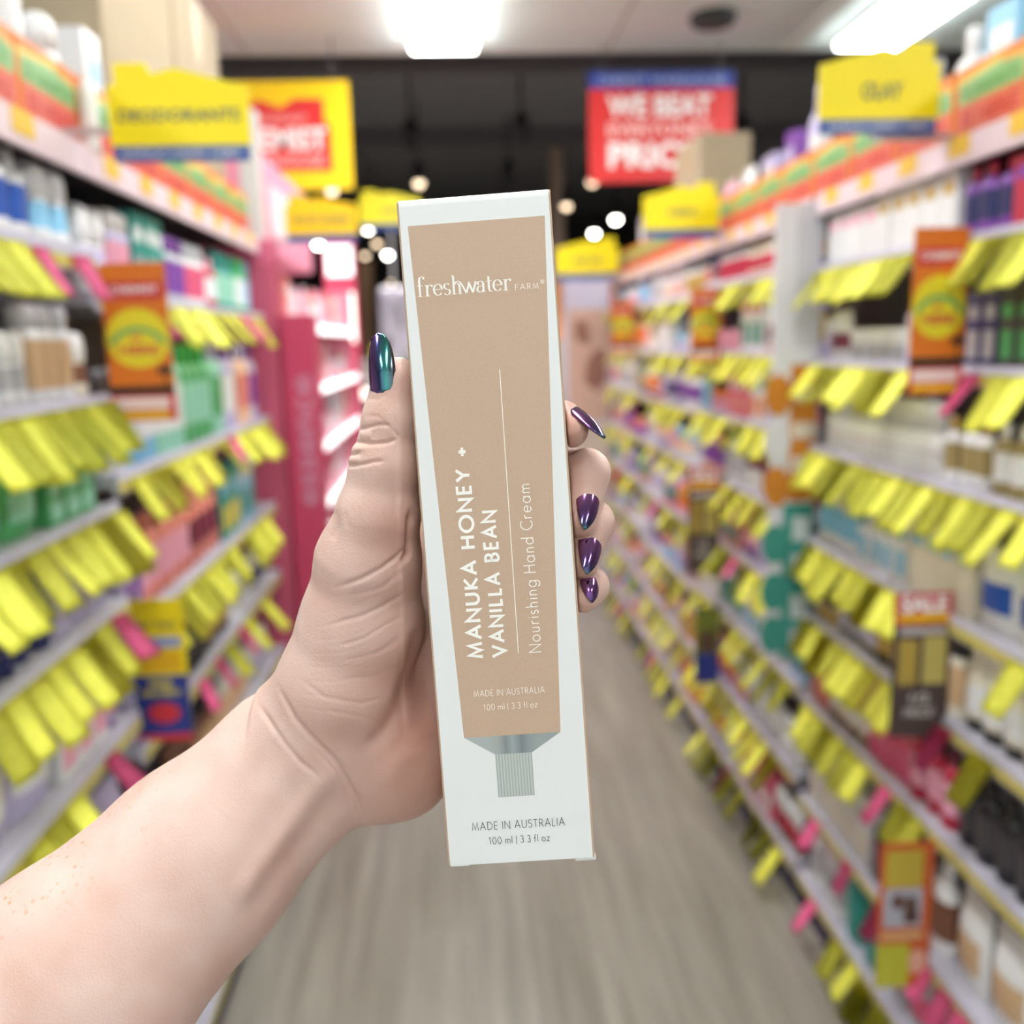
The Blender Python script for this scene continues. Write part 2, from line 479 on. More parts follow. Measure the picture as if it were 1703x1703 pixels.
def sunset_card(px0, py0, px1, py1, y, side, label, detail=True):
    r, w, h = card_frame('sunset_card', px0, py0, px1, py1, y)
    obj('board', new_box((-w / 2, 0, 0), (w / 2, .002, h)), ORA, r)
    n = 20
    sun = [(.5 + .50 * math.cos(2 * math.pi * k / n), .53 + .19 * math.sin(2 * math.pi * k / n)) for k in range(n)]
    obj('sun', prism(bmesh.new(), [((min(1, max(0, u)) - .5) * w, v * h) for u, v in sun], -.0006, .0002), YEL2, r)
    rect('logo_panel', r, w, h, .06, .775, .94, .885, CRI, .0008)
    rect('dark_ground', r, w, h, 0, .17, 1, .225, BLK, .0008)
    rect('red_base', r, w, h, 0, .0, 1, .165, CRI, .0007)
    rect('white_strip', r, w, h, .06, .075, .90, .15, mat('card_pinkwhite', rgb(232, 206, 204), .5), .0010)
    rect('gold_strip', r, w, h, .06, .012, .90, .06, GLD, .0010)
    bm = bmesh.new()
    prism(bm, [((.77 - .5) * w, .285 * h), ((.80 - .5) * w, .30 * h), ((.97 - .5) * w, .305 * h), ((1.0 - .5) * w, .33 * h), ((.95 - .5) * w, .352 * h), ((.85 - .5) * w, .355 * h), ((.76 - .5) * w, .335 * h)], -.0012, -.0007)
    prism(bm, [((.87 - .5) * w, .22 * h), ((.90 - .5) * w, .22 * h), ((.91 - .5) * w, .31 * h), ((.87 - .5) * w, .31 * h)], -.0012, -.0007)
    obj('printed_tree', bm, BLK, r)
    bm = bmesh.new()
    k = 14
    for i in range(k):
        def pt(i, rr):
            a = math.radians(150 - 120 * i / k)
            return (rr * math.cos(a) * w * .52, (.40 + rr * .205 * math.sin(a)) * h)
        prism(bm, [pt(i, 1.0), pt(i + 1, 1.0), pt(i + 1, .84), pt(i, .84)], -.0010, -.0006)
    obj('green_arc', bm, GRN, r)
    lettering('CHEMIST', w * .74, h * .042, WHI, r, (0, -.0012, h * .835), .02)
    lettering('IS', w * .14, h * .045, CRI, r, (-.02 * w, -.0010, h * .535), .03)
    lettering('HERE', w * .62, h * .06, CRI, r, (0, -.0010, h * .455), .04)
    clip(r, w, h * .93, side)
    tag(r, label, 'card', 'sunset promotion cards on the shelf lips')
    return r

sunset_card(176, 437, 284, 700, 1.667, -1, 'orange and yellow sunset card with red logo beside the deodorants')
sunset_card(1516, 378, 1606, 655, 1.63, 1, 'large orange sunset card above the SALE card')
sunset_card(1149, 480, 1197, 602, 3.13, 1, 'smaller orange sunset card beyond the striped fin')
sunset_card(1017, 502, 1054, 590, 4.6, 1, 'smallest orange sunset card near the far end of the aisle')

def sale_card(px0, py0, px1, py1, y, label, word='SALE'):
    r, w, h = card_frame('sale_card', px0, py0, px1, py1, y)
    obj('board', new_box((-w / 2, 0, 0), (w / 2, .002, h)), mat('card_brown', rgb(74, 58, 56), .5), r)
    rect('red_header', r, w, h, 0, .785, 1, 1, CRI)
    rect('gold_strip', r, w, h, .07, .80, .93, .855, GLD, .001)
    rect('grey_strip', r, w, h, .10, .715, .90, .765, mat('card_grey', rgb(176, 166, 168), .5), .001)
    rect('bottle_print', r, w, h, .10, .37, .42, .68, mat('card_oldgold', rgb(170, 142, 60), .5), .001)
    rect('bottle_print', r, w, h, .52, .37, .92, .70, mat('card_palegold', rgb(186, 168, 92), .5), .001)
    lettering(word, w * .80, h * .115, WHI, r, (0, -.0014, h * .925), .04)
    lettering('1/2', w * .34, h * .075, mat('card_ash', rgb(190, 182, 180), .5), r, (0, -.0008, h * .27), .03)
    lettering('PRICE', w * .52, h * .06, mat('card_ash', rgb(190, 182, 180), .5), r, (0, -.0008, h * .17), .03)
    clip(r, w, h * .9, 1)
    tag(r, label, 'card', 'brown sale cards on the shelf lips')

sale_card(1484, 986, 1580, 1224, 1.64, 'red topped brown SALE card with two gold bottles')
sale_card(1144, 776, 1196, 952, 3.13, 'small brown card with red top below the small sunset card')

def build_cards():
    r, w, h = card_frame('photo_card', 1460, 1402, 1549, 1640, 1.64)
    obj('board', new_box((-w / 2, 0, 0), (w / 2, .002, h)), mat('card_rust', rgb(196, 88, 34), .45), r)
    rect('olive_header', r, w, h, .10, .70, .80, .95, mat('card_olive', rgb(188, 164, 56), .5))
    rect('photo', r, w, h, .10, .42, .82, .69, mat('card_photo', rgb(172, 172, 184), .5), .0008)
    bm = bmesh.new()
    for cx, cy, rx, ry in ((.36, .60, .13, .055), (.60, .57, .13, .07), (.62, .49, .16, .05)):
        prism(bm, [((cx + rx * math.cos(a * .5236) - .5) * w, (cy + ry * math.sin(a * .5236)) * h) for a in range(12)], -.0012, -.0007)
    obj('photo_figures', bm, mat('card_figures', rgb(98, 70, 62), .5), r)
    rect('text_strip', r, w, h, .06, .335, .85, .385, mat('card_amberstrip', rgb(214, 170, 120), .5), .0008)
    rect('lime_base', r, w, h, 0, .0, .62, .30, mat('card_lime', rgb(186, 186, 56), .5), .0008)
    bm = prism(bmesh.new(), [((.78 + .16 * math.cos(a * .5236) - .5) * w, (.17 + .09 * math.sin(a * .5236)) * h) for a in range(12)], -.0009, .0002)
    obj('price_burst', bm, mat('card_burst', rgb(226, 170, 150), .5), r)
    clip(r, w, h * .93, 1)
    tag(r, 'rust orange card with a photograph and lime base, low on the shelves', 'card', 'promotion cards low on the shelves')
    r, w, h = card_frame('promotion_card', 219, 997, 312, 1232, 1.70)
    obj('board', new_box((-w / 2, 0, 0), (w / 2, .002, h)), mat('card_sun', rgb(232, 206, 10), .45), r)
    rect('blue_base', r, w, h, 0, .05, 1, .47, mat('card_navy', rgb(34, 52, 132), .45))
    rect('red_foot', r, w, h, 0, 0, 1, .05, CRI)
    rect('blue_bar', r, w, h, .10, .665, .92, .74, mat('card_periwinkle', rgb(140, 150, 196), .5), .0008)
    rect('gold_panel', r, w, h, .12, .50, .90, .64, mat('card_gold2', rgb(220, 170, 16), .5), .0008)
    bm = prism(bmesh.new(), [((.52 + .30 * math.cos(a * .3927) - .5) * w, (.20 + .075 * math.sin(a * .3927)) * h) for a in range(16)], -.0009, .0002)
    obj('red_badge', bm, CRI, r)
    lettering('BUY TWO', w * .70, h * .05, INK, r, (0, -.0008, h * .82), .02)
    lettering('FREE', w * .40, h * .05, YEL2, r, (0, -.0010, h * .41), .03)
    lettering('DELIVERY', w * .74, h * .04, YEL2, r, (0, -.0010, h * .345), .03)
    clip(r, w, h * .97, -1)
    tag(r, 'yellow and navy promotion card just above the forearm', 'card', 'promotion cards low on the shelves')
    r, w, h = card_frame('promotion_card', 1156, 1010, 1196, 1136, 3.10)
    obj('board', new_box((-w / 2, 0, 0), (w / 2, .002, h)), mat('card_olivedark', rgb(110, 116, 40), .5), r)
    rect('blue_base', r, w, h, 0, 0, 1, .4, mat('card_navy', rgb(34, 52, 132), .45))
    rect('brown_panel', r, w, h, .2, .42, .85, .68, mat('card_umber', rgb(92, 60, 46), .5), .0008)
    clip(r, w, h * .9, 1)
    tag(r, 'small olive and navy card below the small brown card', 'card', 'promotion cards low on the shelves')

    # tall printed fin between the first and second bay
    p0, p1 = on_y(1284, 700, 2.374), on_y(1358, 700, 2.374)
    zt, zb = on_y(1320, 338, 2.374).z, on_y(1305, 1096, 2.374).z
    w, h = p1.x - p0.x, zt - zb
    r = empty('display_fin', ((p0.x + p1.x) / 2, 2.374, zb))
    obj('board', new_box((-w / 2, 0, 0), (w / 2, .012, h)), mat('fin_white', rgb(226, 224, 232), .5), r)
    rect('white_panel', r, w, h, .45, .70, 1, 1, mat('fin_grey', rgb(208, 206, 214), .5))
    og, tl = mat('fin_orange', rgb(212, 134, 40), .5), mat('fin_teal', rgb(62, 150, 140), .5)
    rect('orange_panel', r, w, h, .40, .365, 1, .665, og)
    rect('teal_panel', r, w, h, .30, 0, 1, .36, tl)
    for v in (.585, .505, .43):
        rect('white_print', r, w, h, .46, v, .98, v + .035, mat('fin_print', rgb(232, 220, 206), .5), .001)
    for v in (.30, .215, .12, .04):
        rect('white_print', r, w, h, .52, v - .025, .92, v + .03, mat('fin_print2', rgb(204, 214, 216), .5), .001)
    # scalloped cut-outs fixed along the fin's aisle edge
    for i, (v, m) in enumerate(((.60, og), (.50, mat('fin_white', rgb(226, 224, 232), .5)), (.40, og), (.27, tl), (.16, tl), (.06, tl))):
        bm = prism(bmesh.new(), [((.12 + .30 * math.cos(a * .5236) - .5) * w, (v + .045 * math.sin(a * .5236)) * h) for a in range(12)], -.004, -.001)
        obj('scallop', bm, m, r)
    tag(r, 'tall narrow upright panel, white above and orange and teal striped below', 'display panel')

build_cards()
# ------------------------------------------------------------------ products
PAL = dict(white=(232, 230, 232), cream=(232, 222, 204), grey=(176, 174, 180), silver=(200, 202, 208), black=(36, 33, 36), charcoal=(70, 66, 72),
           blue=(34, 84, 176), sky=(132, 192, 226), navy=(42, 46, 98), teal=(40, 150, 140), mint=(150, 208, 186), green=(84, 166, 106), leaf=(60, 178, 80),
           lilac=(196, 186, 222), purple=(128, 70, 164), pink=(240, 168, 192), rose=(222, 92, 130), crimson=(190, 42, 72), coral=(232, 140, 128), red=(206, 50, 50),
           peach=(240, 196, 162), orange=(232, 128, 50), gold=(196, 160, 84), khaki=(160, 140, 92), brown=(120, 76, 58), tan=(206, 170, 132), yellow=(236, 214, 60), wine=(120, 40, 66))
def pm(c, rough=.38):
    return mat('plastic_' + c, rgb(*PAL[c]), rough)

KINDS = {}
def prod_bottle(w, d, h, seg):
    r = w / 2
    b = lathe(bmesh.new(), [(r * .93, 0), (r, h * .03), (r, h * .18), (r, h * .19), (r, h * .60), (r, h * .61), (r * .98, h * .70), (r * .70, h * .77), (r * .40, h * .80)], seg, 1, d / w, [0, 0, 0, 1, 1, 0, 0, 0, 0])
    c = lathe(bmesh.new(), [(r * .46, h * .795), (r * .48, h * .80), (r * .46, h * .985), (r * .40, h)], seg, 1, d / w)
    return b, [('cap', c)]
def prod_spray(w, d, h, seg):
    r = w / 2
    b = lathe(bmesh.new(), [(r * .94, 0), (r, h * .02), (r, h * .12), (r, h * .13), (r, h * .62), (r, h * .63), (r, h * .70), (r * .9, h * .74)], seg, 1, d / w, [0, 0, 0, 1, 1, 0, 0, 0])
    c = lathe(bmesh.new(), [(r * .92, h * .735), (r * .92, h * .9), (r * .84, h * .96), (r * .5, h)], seg, 1, d / w)
    return b, [('cap', c)]
def prod_rollon(w, d, h, seg):
    r = w / 2
    b = lathe(bmesh.new(), [(r * .86, 0), (r, h * .05), (r * .98, h * .2), (r * .96, h * .21), (r * .90, h * .5), (r * .88, h * .52), (r * .82, h * .58)], seg, 1, d / w, [0, 0, 0, 1, 1, 0, 0])
    c = lathe(bmesh.new(), [(r * .88, h * .575), (r * .98, h * .62), (r * .98, h * .82), (r * .80, h * .95), (r * .4, h)], seg, 1, d / w)
    return b, [('cap', c)]
def prod_pump(w, d, h, seg):
    r = w / 2
    b = lathe(bmesh.new(), [(r * .94, 0), (r, h * .03), (r, h * .14), (r, h * .15), (r, h * .58), (r, h * .59), (r * .9, h * .68), (r * .45, h * .72)], seg, 1, d / w, [0, 0, 0, 1, 1, 0, 0, 0])
    c = lathe(bmesh.new(), [(r * .42, h * .715), (r * .44, h * .80), (r * .16, h * .805), (r * .16, h * .92), (r * .40, h * .93), (r * .40, h * .98), (r * .2, h)], seg)
    box(c, (-r * .14, -r * 1.0, h * .935), (r * .14, -r * .3, h * .975))
    return b, [('pump', c)]
def prod_tube(w, d, h, seg):
    bm = bmesh.new()
    rings = []
    zs = [(.14, 1.0), (.22, 1.0), (.55, .8), (.85, .35), (.93, .10), (1.0, .08)]
    for z, k in zs:
        sx = w / 2 * (1 + .06 * (1 - k)); sy = d / 2 * k
        rings.append([bm.verts.new((sx * math.cos(2 * math.pi * i / seg), sy * math.sin(2 * math.pi * i / seg), z * h)) for i in range(seg)])
    for i in range(len(rings) - 1):
        for k in range(seg):
            f = bm.faces.new((rings[i][k], rings[i][(k + 1) % seg], rings[i + 1][(k + 1) % seg], rings[i + 1][k])); f.smooth = True
            f.material_index = 1 if i == 1 else 0
    bm.faces.new(rings[0][::-1]); bm.faces.new(rings[-1])
    r = w / 2
    c = lathe(bmesh.new(), [(r * .80, 0), (r * .80, h * .139)], seg, 1, d / w)
    return bm, [('cap', c)]
def prod_carton(w, d, h, seg):
    bm = new_box((-w / 2, -d / 2, 0), (w / 2, d / 2, h), 0.0012)
    c = bmesh.new()
    prism(c, [(-w * .38, h * .12), (w * .38, h * .12), (w * .38, h * .50), (-w * .38, h * .50)], -d / 2 - .0004, -d / 2 + .0004)
    t = bmesh.new()
    prism(t, [(-w * .34, h * .66), (w * .34, h * .66), (w * .34, h * .84), (-w * .34, h * .84)], -d / 2 - .0004, -d / 2 + .0004)
    return bm, [('printed_panel', c), ('printed_band', t)]
def prod_jar(w, d, h, seg):
    r = w / 2
    b = lathe(bmesh.new(), [(r * .9, 0), (r, h * .06), (r, h * .55), (r * .95, h * .64)], seg, 1, d / w, [0, 1, 0, 0])
    c = lathe(bmesh.new(), [(r * .98, h * .635), (r, h * .66), (r, h * .96), (r * .94, h)], seg, 1, d / w)
    return b, [('lid', c)]
def prod_slim(w, d, h, seg):
    r = w / 2
    b = lathe(bmesh.new(), [(r * .95, 0), (r, h * .02), (r, h * .3), (r, h * .31), (r, h * .58)], seg, 1, 1, [0, 0, 1, 0, 0])
    c = lathe(bmesh.new(), [(r * .92, h * .58), (r * .92, h * .97), (r * .8, h)], seg)
    return b, [('cap', c)]
def prod_pouch(w, d, h, seg):
    bm = bmesh.new()
    nx, nz = 8, 8
    for sgn in (-1, 1):
        g = []
        for i in range(nz + 1):
            v = i / nz
            row = []
            for j in range(nx + 1):
                u = j / nx * 2 - 1
                bulge = (1 - abs(u) ** 3) * math.sin(math.pi * min(1, max(.04 + .0, v * .9 + .07))) ** .6
                if v > .93: bulge *= .2
                row.append(bm.verts.new((u * w / 2, sgn * d / 2 * max(bulge, .03), v * h)))
            g.append(row)
        for i in range(nz):
            for j in range(nx):
                q = (g[i][j], g[i][j + 1], g[i + 1][j + 1], g[i + 1][j])
                f = bm.faces.new(q if sgn < 0 else q[::-1]); f.smooth = True
                f.material_index = 1 if (2 <= i <= 4 and 1 <= j <= 6) else 0
    bmesh.ops.remove_doubles(bm, verts=bm.verts, dist=1e-5)
    t = new_box((-w * .46, -d * .02, h * .985), (w * .46, d * .02, h * 1.03))
    return bm, [('seal', t)]
BUILD = dict(bottle=prod_bottle, spray=prod_spray, rollon=prod_rollon, pump=prod_pump, tube=prod_tube, carton=prod_carton, jar=prod_jar, slim=prod_slim, pouch=prod_pouch)
NAME = dict(bottle='bottle', spray='spray_can', rollon='roll_on_deodorant', pump='pump_bottle', tube='cream_tube', carton='carton', jar='jar', slim='slim_bottle', pouch='pouch')
PLURAL = dict(bottle='bottles', spray='spray cans', rollon='roll-ons', pump='pump bottles', tube='standing tubes', carton='cartons', jar='jars', slim='slim bottles', pouch='pouches')
SINGLE = dict(bottle='bottle', spray='spray can', rollon='roll-on', pump='pump bottle', tube='standing tube', carton='carton', jar='jar', slim='slim bottle', pouch='pouch')
CAT = dict(bottle='bottle', spray='spray can', rollon='deodorant', pump='bottle', tube='tube', carton='box', jar='jar', slim='bottle', pouch='pouch')
DIM = dict(bottle=(.055, .038, .15), spray=(.050, .050, .155), rollon=(.042, .034, .105), pump=(.058, .058, .16), tube=(.05, .034, .13), carton=(.055, .05, .12), jar=(.062, .062, .06), slim=(.026, .026, .10), pouch=(.11, .05, .15))
COUNT = {}
_mesh_cache = {}
def product_meshes(kind, w, d, h, cols, near):
    key = (kind, round(w, 3), round(h, 3), cols, near)
    if key in _mesh_cache:
        return _mesh_cache[key]
    seg = 14 if near else 8
    bmain, parts = BUILD[kind](w, d, h, seg)
    mats = [pm(cols[0]), pm(cols[1]), pm(cols[2])]
    out = []
    if near:
        me = bpy.data.meshes.new(NAME[kind]); bmain.normal_update(); bmain.to_mesh(me); bmain.free()
        for m in mats[:2]: me.materials.append(m)
        for pn, pb in parts:
            pme = bpy.data.meshes.new(pn); pb.normal_update(); pb.to_mesh(pme); pb.free()
            pme.materials.append(mats[1] if pn == 'printed_band' else mats[2])
            out.append((pn, pme))
    else:
        for pn, pb in parts:
            tmp = bpy.data.meshes.new('tmp')
            for f in pb.faces: f.material_index = 1 if pn == 'printed_band' else 2
            pb.to_mesh(tmp); pb.free()
            bmain.from_mesh(tmp)
            bpy.data.meshes.remove(tmp)
        me = bpy.data.meshes.new(NAME[kind]); bmain.normal_update(); bmain.to_mesh(me); bmain.free()
        for m in mats: me.materials.append(m)
    _mesh_cache[key] = (me, out)
    return me, out

_used_desc = {}
def place_product(kind, x, y, z, rz, dims, cols, near, label, group):
    me, parts = product_meshes(kind, *dims, cols, near)
    o = bpy.data.objects.new(NAME[kind], me)
    COL.objects.link(o)
    o.location = (x, y, z + .0007); o.rotation_euler = (0, 0, rz)
    for pn, pme in parts:
        c = bpy.data.objects.new(pn, pme); COL.objects.link(c); c.parent = o
    tag(o, label, CAT[kind], group)
    COUNT[kind] = COUNT.get(kind, 0) + 1
    return o

ADJ = ['', 'short ', 'tall ', 'plain ', 'glossy ', 'small ', 'stout ', 'pale ']
def describe(kind, cols):
    a, b, c = cols
    if kind == 'carton':
        return a if a == c else '%s and %s' % (a, c)
    if kind == 'pouch':
        return a if a == b else '%s and %s' % (a, b)
    if a == c:
        return a if a == b else '%s, %s-labelled' % (a, b)
    return '%s-capped %s' % (c, a)

def row(bay, si, specs, y_from=None, y_to=None, near=True, inset=.008, ordinals=True):
    """specs: (kind, (body, label, cap) colours, count, scale, height scale[, stack]) from the near end to the far end of the shelf."""
    b = BAYS[bay]
    s, z = b['side'], b['z'][si]
    top = b['z'][si + 1] - .03 if si + 1 < len(b['z']) else z + .5
    y = (b['y0'] if y_from is None else y_from) + .012
    y1 = (b['y1'] if y_to is None else y_to) - .008
    for sp in specs:
        kind, cols, n, sc, hs = sp[:5]
        stack = sp[5] if len(sp) > 5 else 1
        w, d, h = DIM[kind]
        w *= sc; d *= sc; h = min(h * sc * hs, (top - z - .012) / stack)
        h = round(h, 3)
        count = 0
        ys = []
        while count < n and y + w <= y1:
            ys.append(y + w / 2); y += w + .004 + random.random() * .004; count += 1
        y += .006
        if not ys:
            continue
        base = describe(kind, cols)
        k = 0
        while (bay, si, kind, ADJ[k] + base) in _used_desc and k < len(ADJ) - 1:
            k += 1
        base = ADJ[k] + base
        _used_desc[(bay, si, kind, base)] = 1
        sw = shelf_word(bay, si)
        total = len(ys) * stack
        grp = '%s %s on the %s shelf, %s' % (base, PLURAL[kind], sw, b['short'])
        idx = 0
        for lev in range(stack):
            for yy in ys:
                if total == 1:
                    lab = 'the only %s %s, %s shelf, %s' % (base, SINGLE[kind], sw, b['short'])
                elif near and ordinals and stack == 1 and total <= 14:
                    lab = '%s of %s %s %s, %s shelf, %s' % (ORD[idx], CARD[total - 1], base, PLURAL[kind], sw, b['short'])
                elif near and ordinals and stack > 1 and len(ys) <= 14:
                    lab = '%s %s %s, %s layer, %s shelf, %s' % (ORD[yy and ys.index(yy)], base, SINGLE[kind], ('lower', 'upper')[min(lev, 1)] if stack == 2 else ('lowest', 'middle', 'highest')[min(lev, 2)], sw, b['short'])
                else:
                    lab = '%s %s, row on %s shelf, %s' % (base, SINGLE[kind], sw, b['short'])
                xx = b['x'] + s * (inset + d / 2 + random.random() * .006)
                place_product(kind, xx, yy, z + lev * h, -s * math.pi / 2 + (random.random() - .5) * (.04 if kind == 'carton' else .3) * (0 if stack > 1 else 1), (round(w, 3), round(d, 3), h), cols, near, lab, grp)
                idx += 1

def build_products():
    # --- near deodorant bay
    A = 'LA'
    row(A, 7, [('spray', ('sky', 'white', 'white'), 1, 1.0, .9), ('spray', ('blue', 'sky', 'white'), 2, .95, .9), ('spray', ('white', 'white', 'blue'), 1, 1.25, 1), ('bottle', ('white', 'blue', 'white'), 2, 1.25, 1), ('rollon', ('white', 'sky', 'white'), 2, 1.5, .95), ('rollon', ('white', 'lilac', 'white'), 1, 1.4, .8)], 1.10)
    row(A, 6, [('spray', ('grey', 'white', 'white'), 3, 1, 1), ('rollon', ('white', 'grey', 'white'), 4, 1, 1), ('spray', ('white', 'tan', 'silver'), 3, .95, 1), ('rollon', ('cream', 'brown', 'white'), 3, 1, 1)], 1.06)
    row(A, 5, [('pouch', ('green', 'mint', 'green'), 3, .95, .75), ('carton', ('green', 'mint', 'mint'), 5, 1.05, .6, 2)], 1.08)
    row(A, 4, [('slim', ('navy', 'lilac', 'navy'), 5, 1.1, 1), ('jar', ('white', 'navy', 'purple'), 2, .9, 1), ('slim', ('lilac', 'pink', 'white'), 6, 1.2, 1), ('rollon', ('white', 'purple', 'navy'), 4, 1, .95)], 1.10)
    row(A, 3, [('pouch', ('lilac', 'white', 'lilac'), 2, 1.1, 1), ('carton', ('white', 'lilac', 'pink'), 3, 1.1, 1.1), ('tube', ('lilac', 'rose', 'purple'), 3, 1, 1), ('bottle', ('black', 'crimson', 'black'), 2, .9, 1)], 1.10)
    row(A, 2, [('pouch', ('white', 'lilac', 'white'), 3, 1.1, 1), ('pouch', ('lilac', 'purple', 'lilac'), 3, 1.0, 1.1)], 1.12)
    row(A, 1, [('bottle', ('white', 'sky', 'white'), 4, 1.2, 1.1), ('bottle', ('lilac', 'white', 'white'), 4, 1.2, 1.1)], 1.15)
    # --- bay under the DEODORANTS sign
    B = 'LB'
    row(B, 6, [('rollon', ('white', 'lilac', 'white'), 2, 1.4, 1), ('spray', ('lilac', 'pink', 'white'), 2, 1.0, 1), ('carton', ('teal', 'white', 'grey'), 3, 1.15, 1.2), ('spray', ('silver', 'purple', 'purple'), 3, .95, 1), ('spray', ('white', 'rose', 'silver'), 3, .95, 1), ('bottle', ('crimson', 'white', 'pink'), 2, .9, .95), ('spray', ('teal', 'mint', 'teal'), 4, 1, 1), ('spray', ('leaf', 'white', 'leaf'), 2, 1, 1), ('spray', ('teal', 'sky', 'sky'), 3, 1, 1)])
    row(B, 5, [('spray', ('white', 'grey', 'charcoal'), 2, 1, 1.2), ('bottle', ('sky', 'white', 'sky'), 3, 1.05, 1.45), ('bottle', ('mint', 'white', 'sky'), 3, 1.05, 1.5), ('bottle', ('green', 'mint', 'leaf'), 4, 1.05, 1.45), ('bottle', ('mint', 'green', 'lilac'), 2, 1.05, 1.5), ('bottle', ('lilac', 'white', 'purple'), 2, 1.05, 1.5), ('bottle', ('peach', 'coral', 'lilac'), 3, 1.05, 1.45), ('bottle', ('lilac', 'purple', 'purple'), 3, 1.05, 1.45)])
    row(B, 4, [('carton', ('lilac', 'white', 'purple'), 2, 1.1, 1.1), ('bottle', ('coral', 'pink', 'coral'), 5, 1.15, 1), ('tube', ('coral', 'wine', 'coral'), 4, 1.2, 1.2), ('carton', ('teal', 'sky', 'yellow'), 3, 1.1, 1.3), ('carton', ('sky', 'white', 'teal'), 3, 1.1, 1.4)])
    row(B, 3, [('carton', ('lilac', 'lilac', 'white'), 2, 1.2, 1.3), ('slim', ('coral', 'pink', 'white'), 5, 1.2, 1.2), ('slim', ('black', 'grey', 'black'), 5, 1.2, 1.2), ('bottle', ('charcoal', 'gold', 'black'), 4, 1, 1), ('bottle', ('white', 'grey', 'black'), 4, 1, 1), ('tube', ('silver', 'navy', 'white'), 5, 1, 1)])
    row(B, 2, [('bottle', ('black', 'crimson', 'black'), 3, 1, 1), ('slim', ('black', 'grey', 'brown'), 5, 1.2, 1.3), ('bottle', ('brown', 'tan', 'black'), 4, 1, 1), ('bottle', ('white', 'peach', 'white'), 5, 1, 1.1), ('tube', ('white', 'lilac', 'white'), 5, 1, 1)])
    row(B, 1, [('bottle', ('white', 'peach', 'gold'), 6, 1.1, 1.1), ('pump', ('cream', 'white', 'white'), 8, 1, 1), ('tube', ('tan', 'white', 'white'), 7, 1, 1)], 1.9)
    # --- SALE card bay
    R = 'RA'
    row(R, 7, [('carton', ('crimson', 'purple', 'crimson'), 3, 1.0, .95), ('bottle', ('purple', 'navy', 'crimson'), 3, .9, .9), ('carton', ('white', 'gold', 'white'), 5, 1.1, 1), ('carton', ('white', 'pink', 'white'), 5, 1.1, .9), ('slim', ('white', 'peach', 'gold'), 4, 1, 1)], 1.36)
    row(R, 6, [('carton', ('charcoal', 'green', 'green'), 4, .8, 1.3), ('carton', ('navy', 'grey', 'grey'), 2, .8, 1.3), ('jar', ('black', 'charcoal', 'black'), 2, .9, 1.2), ('bottle', ('lilac', 'white', 'cream'), 2, .9, 1), ('jar', ('white', 'grey', 'white'), 4, 1, 1.2), ('tube', ('white', 'wine', 'white'), 4, .9, 1), ('slim', ('lilac', 'purple', 'white'), 5, 1, 1)], 1.36)
    row(R, 5, [('bottle', ('khaki', 'white', 'white'), 4, .85, .95), ('bottle', ('white', 'khaki', 'gold'), 3, .85, .95), ('slim', ('white', 'wine', 'white'), 7, 1.2, 1.2), ('slim', ('white', 'rose', 'white'), 8, 1.2, 1.15), ('tube', ('white', 'rose', 'crimson'), 4, .9, .9)], 1.36)
    row(R, 4, [('pouch', ('white', 'blue', 'white'), 2, 1, .95), ('carton', ('cream', 'sky', 'cream'), 4, 1, 1.2), ('carton', ('white', 'teal', 'sky'), 4, .95, 1.2), ('bottle', ('white', 'sky', 'grey'), 4, 1, 1.1), ('carton', ('grey', 'lilac', 'white'), 4, 1, 1.2), ('slim', ('charcoal', 'grey', 'brown'), 5, 1.1, 1.2)], 1.36)
    row(R, 3, [('tube', ('cream', 'white', 'black'), 4, 1.15, 1.1), ('spray', ('cream', 'tan', 'black'), 3, 1.1, .95), ('bottle', ('black', 'gold', 'crimson'), 3, .9, .9), ('tube', ('white', 'lilac', 'charcoal'), 4, .95, 1), ('jar', ('white', 'gold', 'black'), 3, .9, 1.2), ('slim', ('black', 'pink', 'pink'), 6, 1.3, 1.2), ('bottle', ('white', 'orange', 'black'), 4, .9, .95), ('slim', ('brown', 'tan', 'black'), 5, 1.3, 1.3)], 1.36)
    row(R, 2, [('bottle', ('black', 'charcoal', 'black'), 4, 1, 1), ('bottle', ('crimson', 'pink', 'wine'), 3, 1, 1.05), ('slim', ('rose', 'lilac', 'pink'), 5, 1.3, 1.4), ('tube', ('tan', 'white', 'brown'), 4, 1, 1), ('slim', ('coral', 'red', 'coral'), 7, 1.2, 1.3), ('slim', ('red', 'orange', 'wine'), 7, 1.2, 1.3), ('bottle', ('pink', 'white', 'orange'), 5, .9, .95)], 1.36)
    row(R, 1, [('pouch', ('white', 'tan', 'white'), 2, 1.1, 1.1), ('bottle', ('white', 'brown', 'white'), 2, 1.2, 1.1), ('bottle', ('charcoal', 'wine', 'grey'), 3, 1, 1.1), ('carton', ('white', 'grey', 'cream'), 5, 1.2, 1.1), ('carton', ('cream', 'pink', 'white'), 4, 1.1, 1.2), ('bottle', ('teal', 'mint', 'black'), 3, .9, 1.2), ('tube', ('pink', 'white', 'white'), 4, 1, 1.2)], 1.36)
    row(R, 0, [('pouch', ('white', 'brown', 'white'), 2, 1.25, 1.1), ('pouch', ('grey', 'rose', 'white'), 2, 1, 1.1), ('bottle', ('teal', 'teal', 'mint'), 2, 1.7, 1.1), ('bottle', ('white', 'grey', 'white'), 4, 1.2, 1.1), ('pouch', ('white', 'gold', 'cream'), 2, .9, 1), ('bottle', ('sky', 'white', 'navy'), 3, 1.2, 1.1)], 1.36)
    # --- further bays
    rng = random.Random(11)
    body = ['white'] * 13 + ['cream', 'cream', 'pink', 'pink', 'lilac', 'lilac', 'lilac', 'lilac', 'peach', 'peach', 'coral', 'sky', 'rose', 'tan', 'brown', 'orange', 'silver', 'purple']
